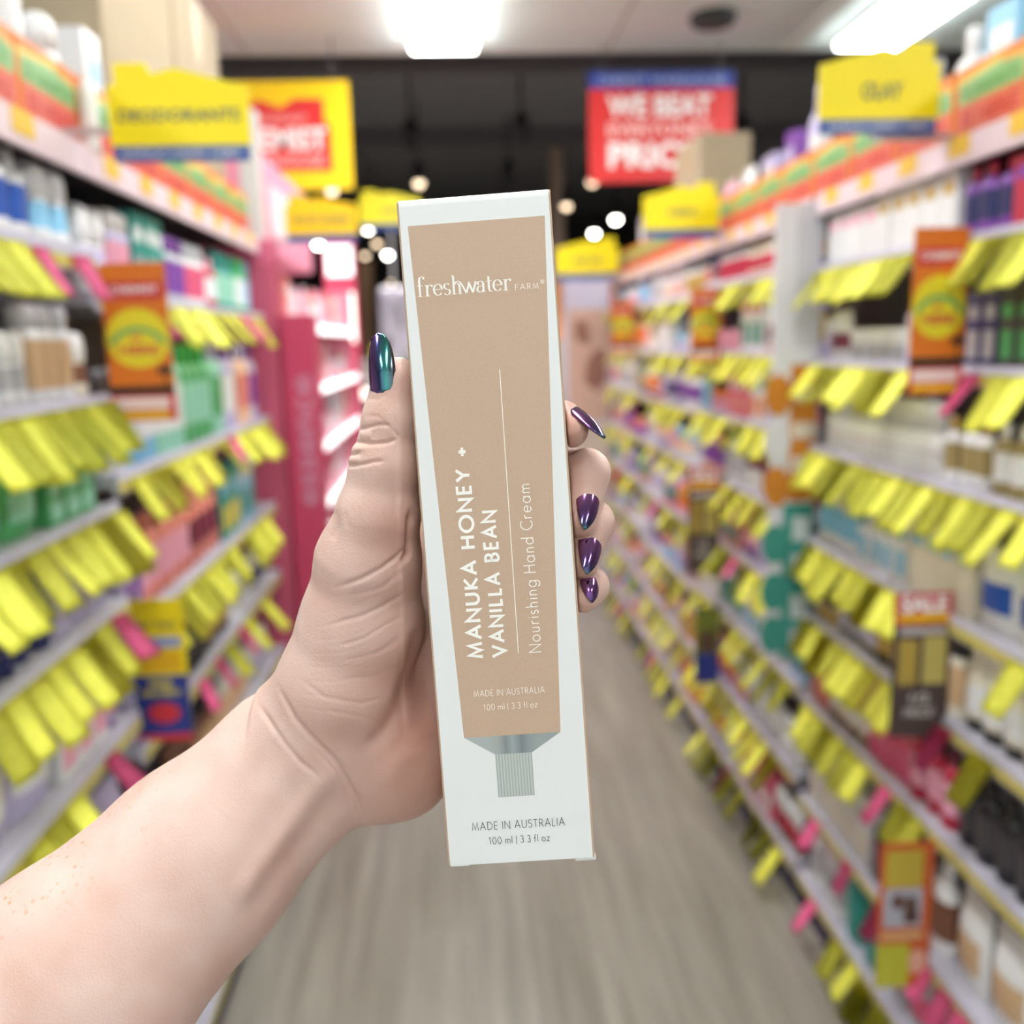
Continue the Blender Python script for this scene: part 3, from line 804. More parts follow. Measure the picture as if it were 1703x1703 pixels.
    second = ['white', 'pink', 'lilac', 'coral', 'purple', 'navy', 'orange', 'sky', 'crimson', 'gold', 'teal', 'wine', 'grey', 'peach']
    for bay in ('RB', 'RC', 'RD'):
        for si in range(8):
            if si == 0 and bay == 'RD':
                pass
            specs = []
            for _ in range(9 if bay == 'RB' else 8):
                kind = rng.choice(['bottle', 'carton', 'carton', 'tube', 'slim', 'jar', 'pump', 'rollon', 'spray'])
                cols = (rng.choice(body), rng.choice(second), rng.choice(second + ['white'] * 5))
                specs.append((kind, cols, rng.choice([2, 3, 3, 4, 5]) if kind != 'slim' else 5, rng.uniform(.95, 1.25), rng.uniform(.95, 1.3)))
            row(bay, si, specs, near=False)
        for si in (8,):
            pass

build_products()

# ------------------------------------------------------------------ things on the top shelves
def build_top_shelf():
    org = mat('topper_orange', rgb(226, 128, 44), .5)
    grn = mat('topper_green', rgb(150, 190, 130), .5)
    red = mat('topper_red', rgb(222, 112, 92), .5)
    gdk = mat('topper_green_ink', rgb(112, 166, 98), .5)
    rdk = mat('topper_red_ink', rgb(206, 66, 60), .5)
    ylw = mat('topper_yellow', rgb(232, 196, 92), .5)
    proto = {}
    def topper(side, y, near, label):
        x = (LX if side < 0 else RX) + side * .022
        w, h = .215, .125
        r = empty('topper_card', (x, y, 1.9306), -side * math.pi / 2)
        if side not in proto:
            ms = []
            b = new_box((-w / 2, -.009, 0), (w / 2, .009, h), .0015)
            a1 = prism(bmesh.new(), [(-w * .47, h * .50), (w * .47, h * .50), (w * .47, h * .76), (w * .1, h * .85), (-w * .47, h * .79)], -.0098, -.0088)
            a2 = prism(bmesh.new(), [(-w * .47, h * .10), (w * .47, h * .10), (w * .47, h * .47), (-w * .47, h * .47)], -.0098, -.0088)
            a3 = prism(bmesh.new(), [(-w * .5, h * .74), (-w * .3, h * .79), (w * .2, h * .87), (w * .5, h * .75), (w * .5, h * .80), (w * .1, h * .93), (-w * .5, h * .84)], -.0098, -.0088)
            for nm, bm, m in (('board', b, org), ('green_panel', a1, grn), ('red_panel', a2, red), ('yellow_arc', a3, ylw)):
                me = bpy.data.meshes.new(nm); bm.normal_update(); bm.to_mesh(me); bm.free(); me.materials.append(m); ms.append((nm, me, None))
            t1 = text_mesh('SUMMER', w * .84, h * .20, .03); t1.materials.append(gdk)
            t2 = text_mesh('IS HERE', w * .80, h * .24, .04); t2.materials.append(rdk)
            ms.append(('lettering', t1, (0, -.0104, h * .635))); ms.append(('lettering', t2, (0, -.0104, h * .285)))
            proto[side] = ms
        for nm, me, loc in proto[side]:
            c = bpy.data.objects.new(nm, me); COL.objects.link(c); c.parent = r
            if loc: c.location = loc
        tag(r, label, 'card', 'orange topper cards along the top shelves')
    y = 1.16
    i = 0
    while y < 2.95:
        topper(-1, y, True, 'orange topper card, %s along the top shelf of the deodorant shelving' % ORD[i])
        y += .222; i += 1
    y = 1.42; i = 0
    while y < 5.6:
        topper(1, y, True, 'orange topper card, %s along the top shelf over the SALE card' % (ORD[i] if i < 14 else ['fifteenth', 'sixteenth', 'seventeenth', 'eighteenth', 'nineteenth', 'twentieth'][i - 14]))
        y += .228; i += 1
    # cartons stacked behind the toppers
    cb = mat('cardboard', rgb(214, 184, 148), .8)
    nt, N, L, b = nodes_of(cb)
    tc = N.new('ShaderNodeTexCoord'); nz = N.new('ShaderNodeTexNoise'); nz.inputs['Scale'].default_value = 9; L.new(tc.outputs['Object'], nz.inputs['Vector'])
    mx = N.new('ShaderNodeMix'); mx.data_type = 'RGBA'; mx.inputs[6].default_value = rgb(168, 150, 124); mx.inputs[7].default_value = rgb(178, 160, 134)
    L.new(nz.outputs['Fac'], mx.inputs[0]); L.new(mx.outputs[2], b.inputs['Base Color'])
    tp = mat('carton_tape', rgb(176, 142, 96), .4)
    def carton(x0, x1, y0, y1, h, label, z=1.9306):
        r = empty('shipping_carton', ((x0 + x1) / 2, (y0 + y1) / 2, z))
        w, d = (x1 - x0) / 2, (y1 - y0) / 2
        obj('body', new_box((-w, -d, 0), (w, d, h), .004), cb, r)
        bm = bmesh.new()
        box(bm, (-w * .999, -.025, h - .0005), (w * .999, .025, h + .0006)); box(bm, (w - .0005, -.025, h * .72), (w + .0006, .025, h)); box(bm, (-w - .0006, -.025, h * .72), (-w + .0005, .025, h))
        obj('tape', bm, tp, r)
        tag(r, label, 'carton', 'brown shipping cartons on the top shelves')
    carton(-1.20, -.668, 2.045, 2.285, .86, 'tall brown carton filling the upper corner above the DEODORANTS shelving')
    carton(-1.16, -.672, 2.292, 2.57, .84, 'pale brown carton in the middle of the stacked row of three')
    carton(-1.10, -.668, 2.578, 3.04, .60, 'lower brown carton at the far end of the row of three')
    carton(.97, 1.17, 3.78, 4.2, .44, 'brown carton above the AVEENO sign and the topper cards')
    # loose bottles and boxes standing behind the toppers
    def lone(kind, x, y, dims, cols, label, side):
        place_product(kind, x, y, 1.93, -side * math.pi / 2, dims, cols, True, label, None)
    lone('spray', -.69, 1.775, (.062, .062, .235), ('white', 'white', 'white'), 'white domed spray can rising above the topper cards beside the cartons', -1)
    lone('jar', -.70, 1.66, (.062, .062, .25), ('white', 'grey', 'white'), 'white lidded tub at the very edge above the topper cards', -1)
    lone('carton', -.715, 1.985, (.085, .085, .268), ('white', 'sky', 'white'), 'white box with pale blue print behind the topper cards', -1)
    lone('bottle', -.597, 1.72, (.03, .028, .145), ('white', 'white', 'white'), 'slim white bottle in front of the topper cards beside the DEODORANTS sign', -1)
    lone('carton', 1.03, 1.76, (.10, .07, .24), ('sky', 'white', 'white'), 'pale blue box at the upper corner behind a topper card', 1)
    lone('bottle', 1.02, 1.895, (.075, .06, .24), ('white', 'lilac', 'white'), 'white bottle beside the pale blue box on the top shelf', 1)
    lone('bottle', 1.02, 2.04, (.075, .06, .22), ('white', 'sky', 'grey'), 'white grey capped bottle half behind the OLAY sign', 1)
    lone('bottle', 1.03, 2.70, (.07, .06, .34), ('lilac', 'white', 'lilac'), 'tall lilac bottle on the top shelf beside the OLAY sign', 1)
    lone('carton', 1.03, 2.86, (.08, .06, .25), ('purple', 'lilac', 'lilac'), 'purple box on the top shelf behind the topper cards', 1)
    lone('carton', 1.03, 3.05, (.12, .06, .22), ('lilac', 'white', 'purple'), 'lilac box next to the purple box on the top shelf', 1)
    lone('pouch', 1.02, 3.30, (.14, .06, .22), ('white', 'pink', 'white'), 'white pink printed pouch on the top shelf', 1)
    lone('pouch', 1.02, 3.52, (.14, .06, .21), ('pink', 'white', 'white'), 'pale pink pouch on the top shelf beside the brown carton', 1)
    lone('bottle', 1.0, 4.9, (.13, .09, .36), ('lilac', 'white', 'white'), 'big pale lilac bottle standing above the SKIN CARE sign', 1)

build_top_shelf()
# ------------------------------------------------------------------ price tickets hanging from the shelf lips
def build_tickets():
    def paper(name, c0, c1, ink):
        m = mat(name, rgb(*c0), .6)
        nt, N, L, b = nodes_of(m)
        tc = N.new('ShaderNodeTexCoord'); mp = N.new('ShaderNodeMapping'); mp.inputs['Scale'].default_value = (70, 1, 130)
        L.new(tc.outputs['Object'], mp.inputs[0])
        nz = N.new('ShaderNodeTexNoise'); nz.inputs['Scale'].default_value = 1; nz.inputs['Detail'].default_value = 1; L.new(mp.outputs[0], nz.inputs['Vector'])
        cr = N.new('ShaderNodeValToRGB'); cr.color_ramp.elements[0].position = .28; cr.color_ramp.elements[0].color = rgb(*ink); cr.color_ramp.elements[1].position = .40; cr.color_ramp.elements[1].color = rgb(*c0)
        L.new(nz.outputs['Fac'], cr.inputs[0]); L.new(cr.outputs[0], b.inputs['Base Color'])
        tr = N.new('ShaderNodeBsdfTranslucent'); L.new(cr.outputs[0], tr.inputs['Color'])          # thin paper lets light through
        ms = N.new('ShaderNodeMixShader'); ms.inputs[0].default_value = .3
        L.new(b.outputs[0], ms.inputs[1]); L.new(tr.outputs[0], ms.inputs[2]); L.new(ms.outputs[0], N['Material Output'].inputs['Surface'])
        return m
    yel = paper('ticket_yellow', (250, 248, 116), None, (214, 208, 84))
    pnk = paper('ticket_pink', (252, 128, 182), None, (210, 90, 140))
    rng = random.Random(5)
    def ticket_mesh(w, h, curl, m, name):
        bm = bmesh.new()
        nx, nz = 4, 7
        g = []
        for i in range(nz + 1):
            v = i / nz
            row_ = []
            for j in range(nx + 1):
                u = j / nx - .5
                row_.append(bm.verts.new((u * w, -curl[0] * v ** 1.15 * h - curl[1] * (u + .5) * v * w - curl[2] * math.sin(math.pi * (u + .5)) * .25 * w * v, -v * h)))
            g.append(row_)
        for i in range(nz):
            for j in range(nx):
                bm.faces.new((g[i + 1][j], g[i + 1][j + 1], g[i][j + 1], g[i][j])).smooth = True
        bmesh.ops.solidify(bm, geom=bm.faces[:], thickness=.0004)
        me = bpy.data.meshes.new(name); bm.normal_update(); bm.to_mesh(me); bm.free(); me.materials.append(m)
        return me
    Y = [ticket_mesh(rng.uniform(.048, .058), rng.uniform(.078, .092), (rng.uniform(.45, .85), rng.uniform(-.12, .15), rng.uniform(-.15, .2)), yel, 'price_ticket') for _ in range(7)]
    P = [ticket_mesh(.046, .07, (rng.uniform(.3, .7), rng.uniform(-.2, .4), .3), pnk, 'pink_ticket') for _ in range(4)]
    def hang(bay, si, y, pink=False):
        b = BAYS[bay]; s = b['side']; z = b['z'][si]
        me = rng.choice(P if pink else Y)
        o = bpy.data.objects.new(me.name.split('.')[0], me); COL.objects.link(o)
        turn = rng.uniform(.02, .30)
        base = -s * math.pi / 2
        o.location = (b['x'] - s * (.0105 + (.0225 if pink else .027) * math.sin(turn)), y, z - .010)
        o.rotation_euler = (0, 0, base + s * turn)
        sw = shelf_word(bay, si)
        g = '%s price tickets under the %s shelf, %s' % ('pink' if pink else 'yellow', sw, b['short'])
        tag(o, '%s price ticket hanging under the %s shelf, %s' % ('pink' if pink else 'yellow', sw, b['short']), 'price ticket', g)
    def run(bay, si, y0, y1, step, pinks=(), gap=.0, p=1.0):
        y = y0
        while y < y1:
            if rng.random() < p and all(abs(y - q) > .055 for q in pinks):
                hang(bay, si, y, False)
            y += max(step, .058) * rng.uniform(1.0, 1.2)
        for q in pinks:
            hang(bay, si, q, True)
    # near deodorant bay
    run('LA', 7, 1.16, 1.36, .05, (1.44, 1.58))
    run('LA', 6, 1.12, 1.64, .052)
    run('LA', 5, 1.12, 1.64, .052)
    run('LA', 4, 1.14, 1.54, .052, (1.585,))
    run('LA', 3, 1.15, 1.40, .056, (1.50,))
    run('LA', 2, 1.15, 1.6, .06)
    # bay under the sign
    run('LB', 6, 2.0, 2.9, .10, (1.92, 2.74), p=.75)
    run('LB', 5, 1.75, 2.3, .07); run('LB', 5, 2.4, 2.95, .075, (2.50,))
    run('LB', 4, 1.75, 2.9, .075, p=.9)
    run('LB', 3, 2.3, 2.9, .10, (2.05, 2.20, 2.45), p=.7)
    run('LB', 2, 1.8, 2.95, .07)
    # SALE card bay
    run('RA', 7, 1.42, 1.72, .045); run('RA', 7, 1.86, 2.33, .055)
    run('RA', 6, 1.45, 1.6, .055, (1.60, ), p=.9); run('RA', 6, 1.84, 2.33, .062)
    run('RA', 5, 1.40, 2.33, .05)
    run('RA', 4, 1.40, 1.55, .06, p=.6); run('RA', 4, 1.80, 2.33, .055)
    run('RA', 3, 1.42, 1.56, .07, (1.62,), p=.5); run('RA', 3, 1.80, 2.33, .06)
    run('RA', 2, 1.70, 2.33, .045, (1.84,))
    run('RA', 1, 2.2, 2.33, .06, (1.50, 1.56, 1.64, 1.84, 2.02, 2.22), p=.3)
    run('RA', 0, 1.74, 2.1, .07, (2.22, 1.60)); run('RA', 0, 1.42, 1.56, .05)
    # beyond the fin
    rng2 = random.Random(3)
    for bay, step in (('RB', .085), ('RC', .11), ('RD', .15)):
        b = BAYS[bay]
        for si in range(8):
            a = b['y0'] + .05 + rng2.random() * .15
            e = b['y1'] - .05 - rng2.random() * .15
            run(bay, si, a, e, step, (b['y0'] + .5 + rng2.random() * .3,) if si in (0, 3) else (), p=.85)

build_tickets()
# ------------------------------------------------------------------ displays at the far ends of the shelving
def build_displays():
    rosy = mat('display_rose', rgb(192, 84, 112), .5)
    rose2 = mat('display_deep_rose', rgb(196, 62, 98), .5)
    hot = mat('display_pink', rgb(250, 150, 176), .5)
    pale = mat('display_pale_pink', rgb(252, 200, 214), .5)
    white = mat('display_white', rgb(240, 236, 240), .5)
    grey = mat('display_grey', rgb(208, 206, 204), .5)
    lit = mat('display_lit', (1.0, .96, .97, 1), .5, 0, 1.1)
    litw = mat('display_lit_warm', (1.0, .98, .86, 1), .5, 0, 1.1)
    # pink column closing the deodorant shelving
    r = empty('display_column', (-.72, 3.07, 0))
    obj('body', new_box((-.20, 0, 0), (.163, .14, 1.86), .004), rosy, r)
    obj('cap_block', new_box((-.20, 0.005, 1.861), (.163, .135, 1.93), .003), mat('display_rose_light', rgb(206, 98, 130), .5), r)
    obj('grey_post', new_box((.075, .04, 1.931), (.135, .10, 2.32), .003), grey, r)
    tag(r, 'tall dusky rose display column at the end of the deodorant shelving', 'display column')
    r = empty('display_stand', (-.50, 3.08, 0))
    obj('body', new_box((-.048, 0, 0), (.057, .12, 1.70), .004), rose2, r)
    lettering('essence', .42, .05, mat('display_lilac_ink', rgb(206, 140, 168), .5), r, (.018, -.0008, 1.30), .01, rot=(0, -math.pi / 2, 0))
    obj('foot', new_box((-.055, -.008, 0), (.064, .128, .02)), rosy, r)
    tag(r, 'narrow deep rose stand with vertical pale lettering beside the column', 'display stand')
    # lit cosmetics gondola running on behind it
    r = empty('cosmetics_stand', (-.62, 3.35, 0))
    L_ = 2.6
    obj('back_panel', new_box((-.34, 0, 0), (-.32, L_, 1.92)), hot, r)
    obj('side_panel', new_box((-.319, L_ - .02, 0), (.0, L_, 1.92)), hot, r)
    obj('side_panel', new_box((-.319, 0, 0), (.0, .02, 1.92)), hot, r)
    obj('header', new_box((-.32, 0, 1.921), (.0, 1.05, 2.24), .004), mat('display_header', rgb(250, 160, 188), .5), r)
    obj('header_print', new_box((.0002, .12, 1.99), (.0015, .62, 2.16)), mat('display_header_print', rgb(255, 226, 232), .5), r)
    k = 0
    for z in (.30, .62, .90, 1.16, 1.42, 1.68):
        sh = obj('shelf', new_box((-.318, .0205, z - .02), (.02, L_ - .0205, z)), pale, r)
        obj('light_strip', new_box((.0205, .05, z - .026), (.028, L_ - .05, z + .012)), lit, sh)
    tag(r, 'long pink cosmetics stand with glowing white shelf strips', 'display stand')
    rng = random.Random(4)
    cols = [('pink', 'white', 'white'), ('white', 'pink', 'rose'), ('rose', 'pink', 'white'), ('coral', 'white', 'pink'), ('white', 'white', 'pink')]
    for zi, z in enumerate((.30, .62, .90, 1.16, 1.42, 1.68)):
        y = 3.42
        i = 0
        while y < 5.85:
            kind = rng.choice(['bottle', 'carton', 'jar', 'tube'])
            c = cols[(zi + i) % len(cols)] if rng.random() < .7 else rng.choice(cols)
            w, d, h = DIM[kind]
            sc = rng.uniform(1.3, 1.7)
            place_product(kind, -.62 - .03 - d * sc / 2, y, z, math.pi / 2, (round(w * sc, 3), round(d * sc, 3), round(min(h * sc, .19), 3)), c, False,
                          '%s %s on the %s shelf of the pink lit stand' % (describe(kind, c), SINGLE[kind], ('bottom', 'fifth', 'fourth', 'third', 'second', 'top')[zi]),
                          '%s %s on the %s shelf of the pink lit stand' % (describe(kind, c), PLURAL[kind], ('bottom', 'fifth', 'fourth', 'third', 'second', 'top')[zi]))
            y += w * sc + rng.uniform(.02, .12); i += 1
    # white tub on the floor stand beside the rose column
    r = empty('tub_stand', (-.47, 3.36, 0))
    obj('body', new_box((-.07, -.06, 0), (.07, .06, .84), .004), pale, r)
    obj('foot', new_box((-.08, -.07, 0), (.08, .07, .02)), hot, r)
    tag(r, 'low pale pink pedestal beside the deep rose stand', 'display stand')
    place_product('jar', -.47, 3.36, .84, 0, (.11, .11, .14), ('white', 'white', 'white'), True, 'round white tub standing on the pale pink pedestal', None)
    # lightbox at the end of the pink stand
    r = empty('lightbox', (-.66, 6.02, 0))
    obj('frame', new_box((-.12, .0, 0), (.07, .06, 2.24), .004), mat('lightbox_red', rgb(240, 92, 130), .5), r)
    obj('glowing_panel', new_box((-.10, -.004, 1.62), (.055, -.0005, 1.92)), litw, r)
    obj('glowing_panel', new_box((-.10, -.004, 2.02), (.055, -.0005, 2.2)), lit, r)
    tag(r, 'upright lightbox with two glowing panels at the end of the pink stand', 'lightbox')
    # poster board and counters deep in the shop
    a, b2 = on_y(632, 530, 8.0), on_y(700, 530, 8.0)
    r = empty('poster_stand', ((a.x + b2.x) / 2, 8.0, 0))
    w = (b2.x - a.x)
    obj('board', new_box((-w / 2, 0, 1.50), (w / 2, .02, 2.04), .01), mat('poster_white', rgb(236, 228, 250), .5, 0, .0), r)
    obj('printed_mark', prism(bmesh.new(), [(-w * .14, 1.92), (-w * .06, 1.93), (w * .08, 1.74), (w * .0, 1.72)], -.001, .001), mat('poster_mark', rgb(120, 130, 136), .5), r)
    obj('leg', new_box((-w * .3, .005, 0), (-w * .3 + .03, .025, 1.5)), grey, r)
    obj('leg', new_box((w * .3 - .03, .005, 0), (w * .3, .025, 1.5)), grey, r)
    obj('light_strip', new_box((-w * .45, -.03, 2.045), (w * .45, .0, 2.06)), lit, r)
    tag(r, 'white poster board with a grey slanted mark beside the held box', 'poster stand')
    r = empty('fragrance_counter', (-.55, 7.2, 0))
    obj('body', new_box((-.45, 0, 0), (.75, .4, 1.34), .004), mat('counter_grey', rgb(128, 126, 128), .5), r)
    obj('counter_top', new_box((-.46, -.01, 1.341), (.76, .41, 1.36)), white, r)
    obj('light_strip', new_box((-.40, -.006, 1.20), (.70, -.0005, 1.28)), litw, r)
    tag(r, 'grey counter with a glowing strip behind the thumb', 'counter')
    for i in range(9):
        c = [('yellow', 'white', 'silver'), ('grey', 'white', 'charcoal'), ('white', 'mint', 'silver'), ('silver', 'grey', 'black')][i % 4]
        place_product(('bottle', 'carton', 'spray')[i % 3], -.93 + i * .085, 7.30, 1.36, 0, (.06, .05, .17 + .06 * (i % 3)), c, False, '%s %s on the grey counter, %s from its outer end' % (describe('bottle', c), ('bottle', 'carton', 'spray can')[i % 3], ORD[i]), 'goods on the grey counter')
    # beauty poster end display closing the aisle
    a, b2 = on_y(942, 560, 5.9), on_y(1014, 560, 5.9)
    r = empty('beauty_stand', ((a.x + b2.x) / 2, 5.9, 0))
    w = b2.x - a.x
    obj('body', new_box((-w / 2, 0, 0), (w / 2, .25, 2.02), .004), mat('beauty_white', rgb(224, 214, 226), .5), r)
    obj('header', new_box((-w / 2, -.004, 1.80), (w / 2, -.0005, 2.0)), mat('beauty_header', rgb(220, 212, 232), .5), r)
    obj('poster', new_box((-w * .46, -.004, 1.10), (w * .46, -.0005, 1.78)), mat('beauty_peach', rgb(228, 188, 168), .5), r)
    bm = bmesh.new()
    prism(bm, [(-w * .1, 1.34), (w * .2, 1.28), (w * .42, 1.36), (w * .38, 1.55), (w * .1, 1.52), (-w * .05, 1.45)], -.0055, -.0041)
    prism(bm, [(-w * .3, 1.60), (w * .05, 1.56), (w * .0, 1.70), (-w * .3, 1.72)], -.0055, -.0041)
    obj('poster_tones', bm, mat('beauty_brown', rgb(168, 118, 102), .5), r)
    obj('lower_panel', new_box((-w * .46, -.004, .3), (w * .46, -.0005, 1.06)), mat('beauty_cream', rgb(226, 206, 190), .5), r)
    tag(r, 'pale end display with a skin toned beauty poster beside the held box', 'display stand')
    r = empty('orange_banner', on_y(932, 560, 6.6)); r.location.z = 0
    obj('board', new_box((-.05, 0, 1.6), (.035, .02, 1.98)), mat('banner_orange', rgb(240, 150, 30), .5), r)
    obj('pole', new_box((-.02, .02, 0), (.0, .04, 1.7)), grey, r)
    tag(r, 'narrow orange banner just visible beside the held box', 'banner')
    r = empty('light_column', on_y(941, 600, 6.5)); r.location.z = 0
    obj('tube', lathe(bmesh.new(), [(.02, 1.28), (.026, 1.30), (.026, 1.70), (.02, 1.72)], 12), lit, r)
    obj('base', new_box((-.02, -.02, 0), (.02, .02, 1.279)), grey, r)
    tag(r, 'upright glowing white tube beside the held box edge', 'lamp')
    # dim wooden post in the dark
    r = empty('wooden_post', on_y(606, 440, 12.6)); r.location.z = 0
    obj('shaft', new_box((-.09, -.05, 0), (.09, .05, 2.6)), mat('post_tan', rgb(176, 138, 108), .6), r)
    obj('top', new_box((-.11, -.07, 2.601), (.11, .07, 2.64)), mat('post_tan', rgb(176, 138, 108), .6), r)
    tag(r, 'tan wooden post in the dark beyond the spotlights', 'post')
    r = empty('shop_pillar', on_y(928, 390, 10.0)); r.location.z = 0
    obj('shaft', new_box((-.07, 0, .061), (.07, .14, 3.549)), mat('pillar_beige', rgb(178, 158, 144), .6), r)
    obj('base', new_box((-.09, -.02, 0), (.09, .16, .06)), mat('pillar_beige', rgb(178, 158, 144), .6), r)
    tag(r, 'slim beige pillar beside the top corner of the held box', 'pillar')

build_displays()
# ------------------------------------------------------------------ the hand cream box held up in front
_p = (7.38451218e-02, 2.43375583e-02, -7.03134472e-02)
_th = math.sqrt(sum(a * a for a in _p))
_k = [a / _th for a in _p]
_K = np.array([[0, -_k[2], _k[1]], [_k[2], 0, -_k[0]], [-_k[1], _k[0], 0]])
BOX_R = np.eye(3) + math.sin(_th) * _K + (1 - math.cos(_th)) * _K @ _K       # box axes in view space (x right, y down, z away)
BOX_T = np.array([-4.51565633e-3, 7.8255711e-3, 0.30])
BOX_W, BOX_H, BOX_D = 0.04784, 0.21268, 0.034
V2C = np.diag([1.0, -1.0, -1.0])
CAMR_NP = np.array(CAM_R)
CAMP_NP = np.array(CAM_P)

def view_to_world(P):
    return (np.asarray(P) @ V2C.T) @ CAMR_NP.T + CAMP_NP

# box object frame: x right, z up on the face, -y towards the viewer; origin at the centre of the box
_ax = CAMR_NP @ V2C @ BOX_R
BOX_M = Matrix(((_ax[0][0], _ax[0][2], -_ax[0][1]), (_ax[1][0], _ax[1][2], -_ax[1][1]), (_ax[2][0], _ax[2][2], -_ax[2][1]))).to_4x4()
_c = view_to_world(BOX_T + BOX_R @ np.array([0, 0, BOX_D / 2]))
BOX_M.translation = Vector(_c)

def build_cream_box():
    white = mat('box_white_card', rgb(225, 226, 226), 0.42)
    nt, N, L, b = nodes_of(white)
    nz = N.new('ShaderNodeTexNoise'); nz.inputs['Scale'].default_value = 900
    bp = N.new('ShaderNodeBump'); bp.inputs['Strength'].default_value = 0.02; bp.inputs['Distance'].default_value = 0.0003
    tc = N.new('ShaderNodeTexCoord')
    L.new(tc.outputs['Object'], nz.inputs['Vector']); L.new(nz.outputs['Fac'], bp.inputs['Height']); L.new(bp.outputs['Normal'], b.inputs['Normal'])
    tan = mat('box_tan_print', rgb(190, 157, 130), 0.45)
    nt, N, L, b = nodes_of(tan)
    tc = N.new('ShaderNodeTexCoord')
    nz = N.new('ShaderNodeTexNoise'); nz.inputs['Scale'].default_value = 2600; nz.inputs['Detail'].default_value = 3
    mx = N.new('ShaderNodeMix'); mx.data_type = 'RGBA'
    mx.inputs[6].default_value = rgb(184, 156, 133); mx.inputs[7].default_value = rgb(200, 171, 148)
    L.new(tc.outputs['Object'], nz.inputs['Vector']); L.new(nz.outputs['Fac'], mx.inputs[0]); L.new(mx.outputs[2], b.inputs['Base Color'])
    ink_white = mat('box_white_ink', rgb(244, 241, 236), 0.5)
    ink_dark = mat('box_dark_ink', rgb(70, 70, 72), 0.5)
    root = empty('cream_box')
    root.matrix_world = BOX_M
    tag(root, 'tall white and tan hand cream box gripped upright in the hand', 'box')
    w, h, d = BOX_W / 2, BOX_H / 2, BOX_D / 2
    fy = -d
    # carton: rounded upright edges, the front panel white, the sides tan
    bm = bmesh.new()
    r = 0.0011
    sec = []
    for cx, cy, a0 in ((w - r, -d + r, -90), (w - r, d - r, 0), (-w + r, d - r, 90), (-w + r, -d + r, 180)):
        for k in range(5):
            a = math.radians(a0 + 90 * k / 4)
            sec.append((cx + r * math.cos(a), cy + r * math.sin(a)))
    zs = [(-h, 0.0), (-h + 0.0006, 0.0), (-h * .5, 0.0), (0, 0.0), (h * .5, 0), (h - 0.0020, 0.0), (h - 0.0010, 0.00012), (h - 0.0004, 0.0004), (h, 0.0011)]
    rings = []
    for z, back in zs:
        ring = []
        for x, y in sec:
            yy = y + (back if y < 0 else 0)
            bow = 0.0005 * (1 - (z / h) ** 2)
            ring.append(bm.verts.new((x * (1 + (bow / w if abs(y) < d * .9 else 0)), yy, z)))
        rings.append(ring)
    n = len(sec)
    for i in range(len(rings) - 1):
        for k in range(n):
            f = bm.faces.new((rings[i][k], rings[i][(k + 1) % n], rings[i + 1][(k + 1) % n], rings[i + 1][k]))
            front = k == n - 1 or k in (0,)  or k == n - 2
            back_ = 9 <= k <= 9
            f.material_index = 0 if (front or back_) else 1
            f.smooth = False
    bm.faces.new(rings[-1])
    bm.faces.new(rings[0][::-1])
    bmesh.ops.recalc_face_normals(bm, faces=bm.faces)
    obj('carton', bm, [white, tan], root)

    y1 = fy - 0.00003
    def flat(name, pts, m, lift=0.00004, parent=root):
        bm = bmesh.new()
        prism(bm, [(x / 1000, -y / 1000) for x, y in pts], fy - lift, fy + 0.0002)
        return obj(name, bm, m, parent)
    tube = flat('printed_tube', [(-20.87, -98.3), (21.66, -98.3), (15.57, 64.2), (-15.55, 64.2)], tan, 0.00006)
    grey = mat('box_silver_print', rgb(150, 160, 160), 0.5)
    nt, N, L, b = nodes_of(grey)
    tc = N.new('ShaderNodeTexCoord'); sp = N.new('ShaderNodeSeparateXYZ'); L.new(tc.outputs['Object'], sp.inputs[0])
    mt = N.new('ShaderNodeMath'); mt.operation = 'MULTIPLY'; mt.inputs[1].default_value = 62; L.new(sp.outputs['X'], mt.inputs[0])
    ad = N.new('ShaderNodeMath'); ad.operation = 'ADD'; ad.inputs[1].default_value = 0.5; L.new(mt.outputs[0], ad.inputs[0])
    cr = N.new('ShaderNodeValToRGB'); L.new(ad.outputs[0], cr.inputs[0])
    e = cr.color_ramp.elements
    e[0].position = 0.0; e[0].color = rgb(168, 174, 172)
    e[1].position = 1.0; e[1].color = rgb(150, 158, 157)
    for p_, c_ in ((.2, (158, 165, 164)), (.36, (128, 136, 137)), (.5, (150, 160, 160)), (.68, (118, 128, 130)), (.82, (140, 149, 150))):
        x = e.new(p_); x.color = rgb(*c_)
    L.new(cr.outputs[0], b.inputs['Base Color'])
    flat('printed_tube_shoulder', [(-15.55, 64.2), (15.57, 64.2), (5.95, 70.3), (-5.95, 70.3)], grey)
    cap = mat('box_grey_cap_print', rgb(176, 182, 178), 0.5)
    nt, N, L, b = nodes_of(cap)
    tc = N.new('ShaderNodeTexCoord'); wv = N.new('ShaderNodeTexWave'); wv.bands_direction = 'X'; wv.inputs['Scale'].default_value = 330; wv.inputs['Distortion'].default_value = 1.2; wv.inputs['Detail Scale'].default_value = 40
    mx = N.new('ShaderNodeMix'); mx.data_type = 'RGBA'; mx.inputs[6].default_value = rgb(160, 167, 163); mx.inputs[7].default_value = rgb(190, 195, 191)
    L.new(tc.outputs['Object'], wv.inputs['Vector']); L.new(wv.outputs['Fac'], mx.inputs[0]); L.new(mx.outputs[2], b.inputs['Base Color'])
    flat('printed_tube_cap', [(-5.95, 70.3), (5.95, 70.3), (5.86, 84.5), (-5.9, 84.5)], cap)

    # ---- stroke lettering: polylines in letter space swept with a pen
    def arc(cx, cy, rx, ry, a0, a1, n=14):
        return [(cx + rx * math.cos(math.radians(a0 + (a1 - a0) * i / n)), cy + ry * math.sin(math.radians(a0 + (a1 - a0) * i / n))) for i in range(n + 1)]
    G = {}
